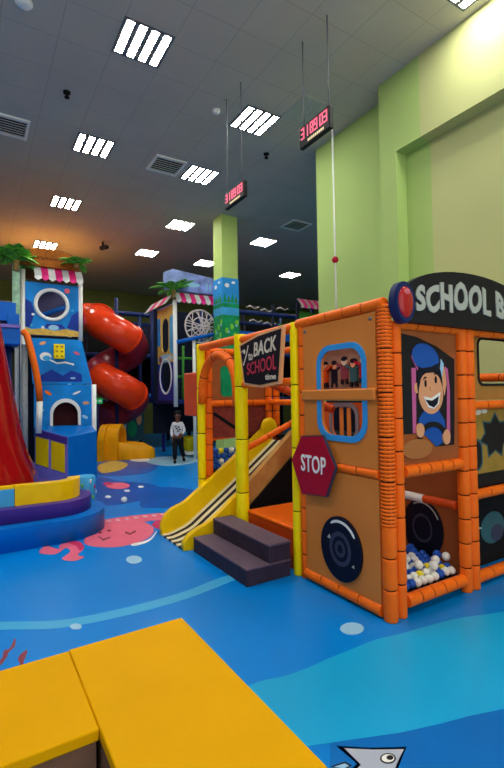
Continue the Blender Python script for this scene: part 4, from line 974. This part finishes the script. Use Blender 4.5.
kid = thing('person', 'child in white hoodie and dark trousers walking on the blue floor', 'person', (4.06, 9.86, 0))
def W(x, y, z):   # local: x to the child's image-right, y toward the camera
    th = -0.35; k = 1.19 / 1.3
    return Vector((4.06, 9.86, 0)) + Vector((x * math.cos(th) - (-y) * math.sin(th), x * math.sin(th) + (-y) * math.cos(th), z)) * k
V = []; E = []; Rr = []
def add(p, r, par=None):
    V.append(W(*p)); Rr.append(r)
    if par is not None: E.append((par, len(V) - 1))
    return len(V) - 1
pel = add((0, 0, .66), (.085, .07)); wst = add((0, 0, .78), (.085, .065), pel); chs = add((0, .01, .93), (.095, .068), wst); nk = add((0, .02, 1.045), .034, chs); hd = add((0, .03, 1.12), .062, nk); hd2 = add((0, .03, 1.21), (.072, .078), hd); hd3 = add((0, .015, 1.285), .04, hd2)
def arm(sx, elbow, wrist):
    sh = add((sx * .105, 0, .985), .04, chs); el = add(elbow, .031, sh); wr = add(wrist, .021, el)
    d = Vector(wrist) - Vector(elbow); d.normalize(); side = Vector((sx, 0, 0)).cross(d).normalized()
    pm = add(tuple(Vector(wrist) + d * .045), (.024, .014), wr)
    for k, L in ((-1.5, .045), (-.5, .055), (.5, .052), (1.5, .04)):
        b0 = add(tuple(Vector(wrist) + d * .075 + side * .011 * k), .0065, pm); add(tuple(Vector(wrist) + d * (.075 + L) + side * .012 * k + Vector((-sx * .012, .0, 0))), .005, b0)
    th = add(tuple(Vector(wrist) + d * .04 + side * .032), .007, pm); add(tuple(Vector(wrist) + d * .068 + side * .042), .006, th)
arm(-1, (-.155, -.02, .80), (-.137, .06, .63)); arm(1, (.165, .0, .81), (.10, .14, .70))
def leg(sx, knee, ankle, toe):
    hp_ = add((sx * .065, 0, .60), (.066, .07), pel); kn = add(knee, .047, hp_); an = add(ankle, .032, kn); add(toe, (.03, .022), an)
leg(-1, (-.075, .09, .345), (-.08, .06, .06), (-.085, .17, .03)); leg(1, (.085, .0, .345), (.15, -.20, .10), (.16, -.12, .035))
skinmesh('body', V, E, Rr, skin, kid)
def sub(pts, eds, rad, mt, name, label=None): return skinmesh(name, [W(*p) for p in pts], eds, rad, mt, kid, label)
sub([(0, 0, .62), (0, 0, .78), (0, .01, .93), (0, .015, 1.015), (-.105, 0, .985), (-.155, -.02, .80), (-.14, .055, .66), (.105, 0, .985), (.165, 0, .81), (.11, .12, .72)],
    [(0, 1), (1, 2), (2, 3), (2, 4), (4, 5), (5, 6), (2, 7), (7, 8), (8, 9)], [(.10, .085), (.10, .08), (.095, .075), .05, .045, .038, .032, .045, .038, .032], hoodie, 'hoodie', 'white hoodie')
sub([(0, 0, .64), (-.068, 0, .58), (-.076, .09, .345), (-.08, .06, .09), (.068, 0, .58), (.086, 0, .345), (.148, -.195, .13)], [(0, 1), (1, 2), (2, 3), (0, 4), (4, 5), (5, 6)], [(.105, .085), (.08, .08), .06, .048, (.08, .08), .06, .048], blackcloth, 'trousers', 'black trousers')
for p, q_ in (((-.08, .05, .05), (-.085, .18, .032)), ((.15, -.21, .085), (.16, -.11, .035))): sub([p, q_], [(0, 1)], [.042, .036], black, 'shoe')
b = MB().m(hairm); c = W(0, .005, 1.24)
b.sphere(c, .088, 18, 12, (1, 1.0, .85)); 
build('hair', b, kid, 'short black hair')
b = MB()
for sx in (-1, 1): b.m(white); b.sphere(W(sx * .028, .103, 1.2), .010, 8, 6); b.m(black); b.sphere(W(sx * .028, .111, 1.2), .006, 8, 6); b.m(skin); b.sphere(W(sx * .078, .025, 1.185), .018, 8, 6, (.6, 1, 1.3))
b.m(skin); b.sphere(W(0, .112, 1.175), .013, 8, 6); b.m(redink); b.sphere(W(0, .098, 1.142), .018, 8, 6, (1.2, .5, .4)); build('face', b, kid)
b = MB().m(black)
for k, (x, z) in enumerate(((-.03, .86), (.02, .90), (.045, .84), (0, .80), (-.05, .92))): b.sphere(W(x, .098, z), .024, 8, 6, (1.2, .5, .7))
build('hoodie_print', b, kid, 'dark print on the hoodie')

# ------------------------------------------------------------------ world, view
w = bpy.data.worlds.new('world'); S.world = w; w.use_nodes = True
bg = w.node_tree.nodes['Background']; bg.inputs['Color'].default_value = (1.0, 0.96, 0.9, 1); bg.inputs['Strength'].default_value = 1.1
S.view_settings.view_transform = 'Standard'; S.view_settings.look = 'None'; S.view_settings.gamma = 1; S.view_settings.use_curve_mapping = False
S.view_settings.exposure = 0.38
try:
    S.cycles.use_denoising = True; S.cycles.max_bounces = 7
except Exception: pass
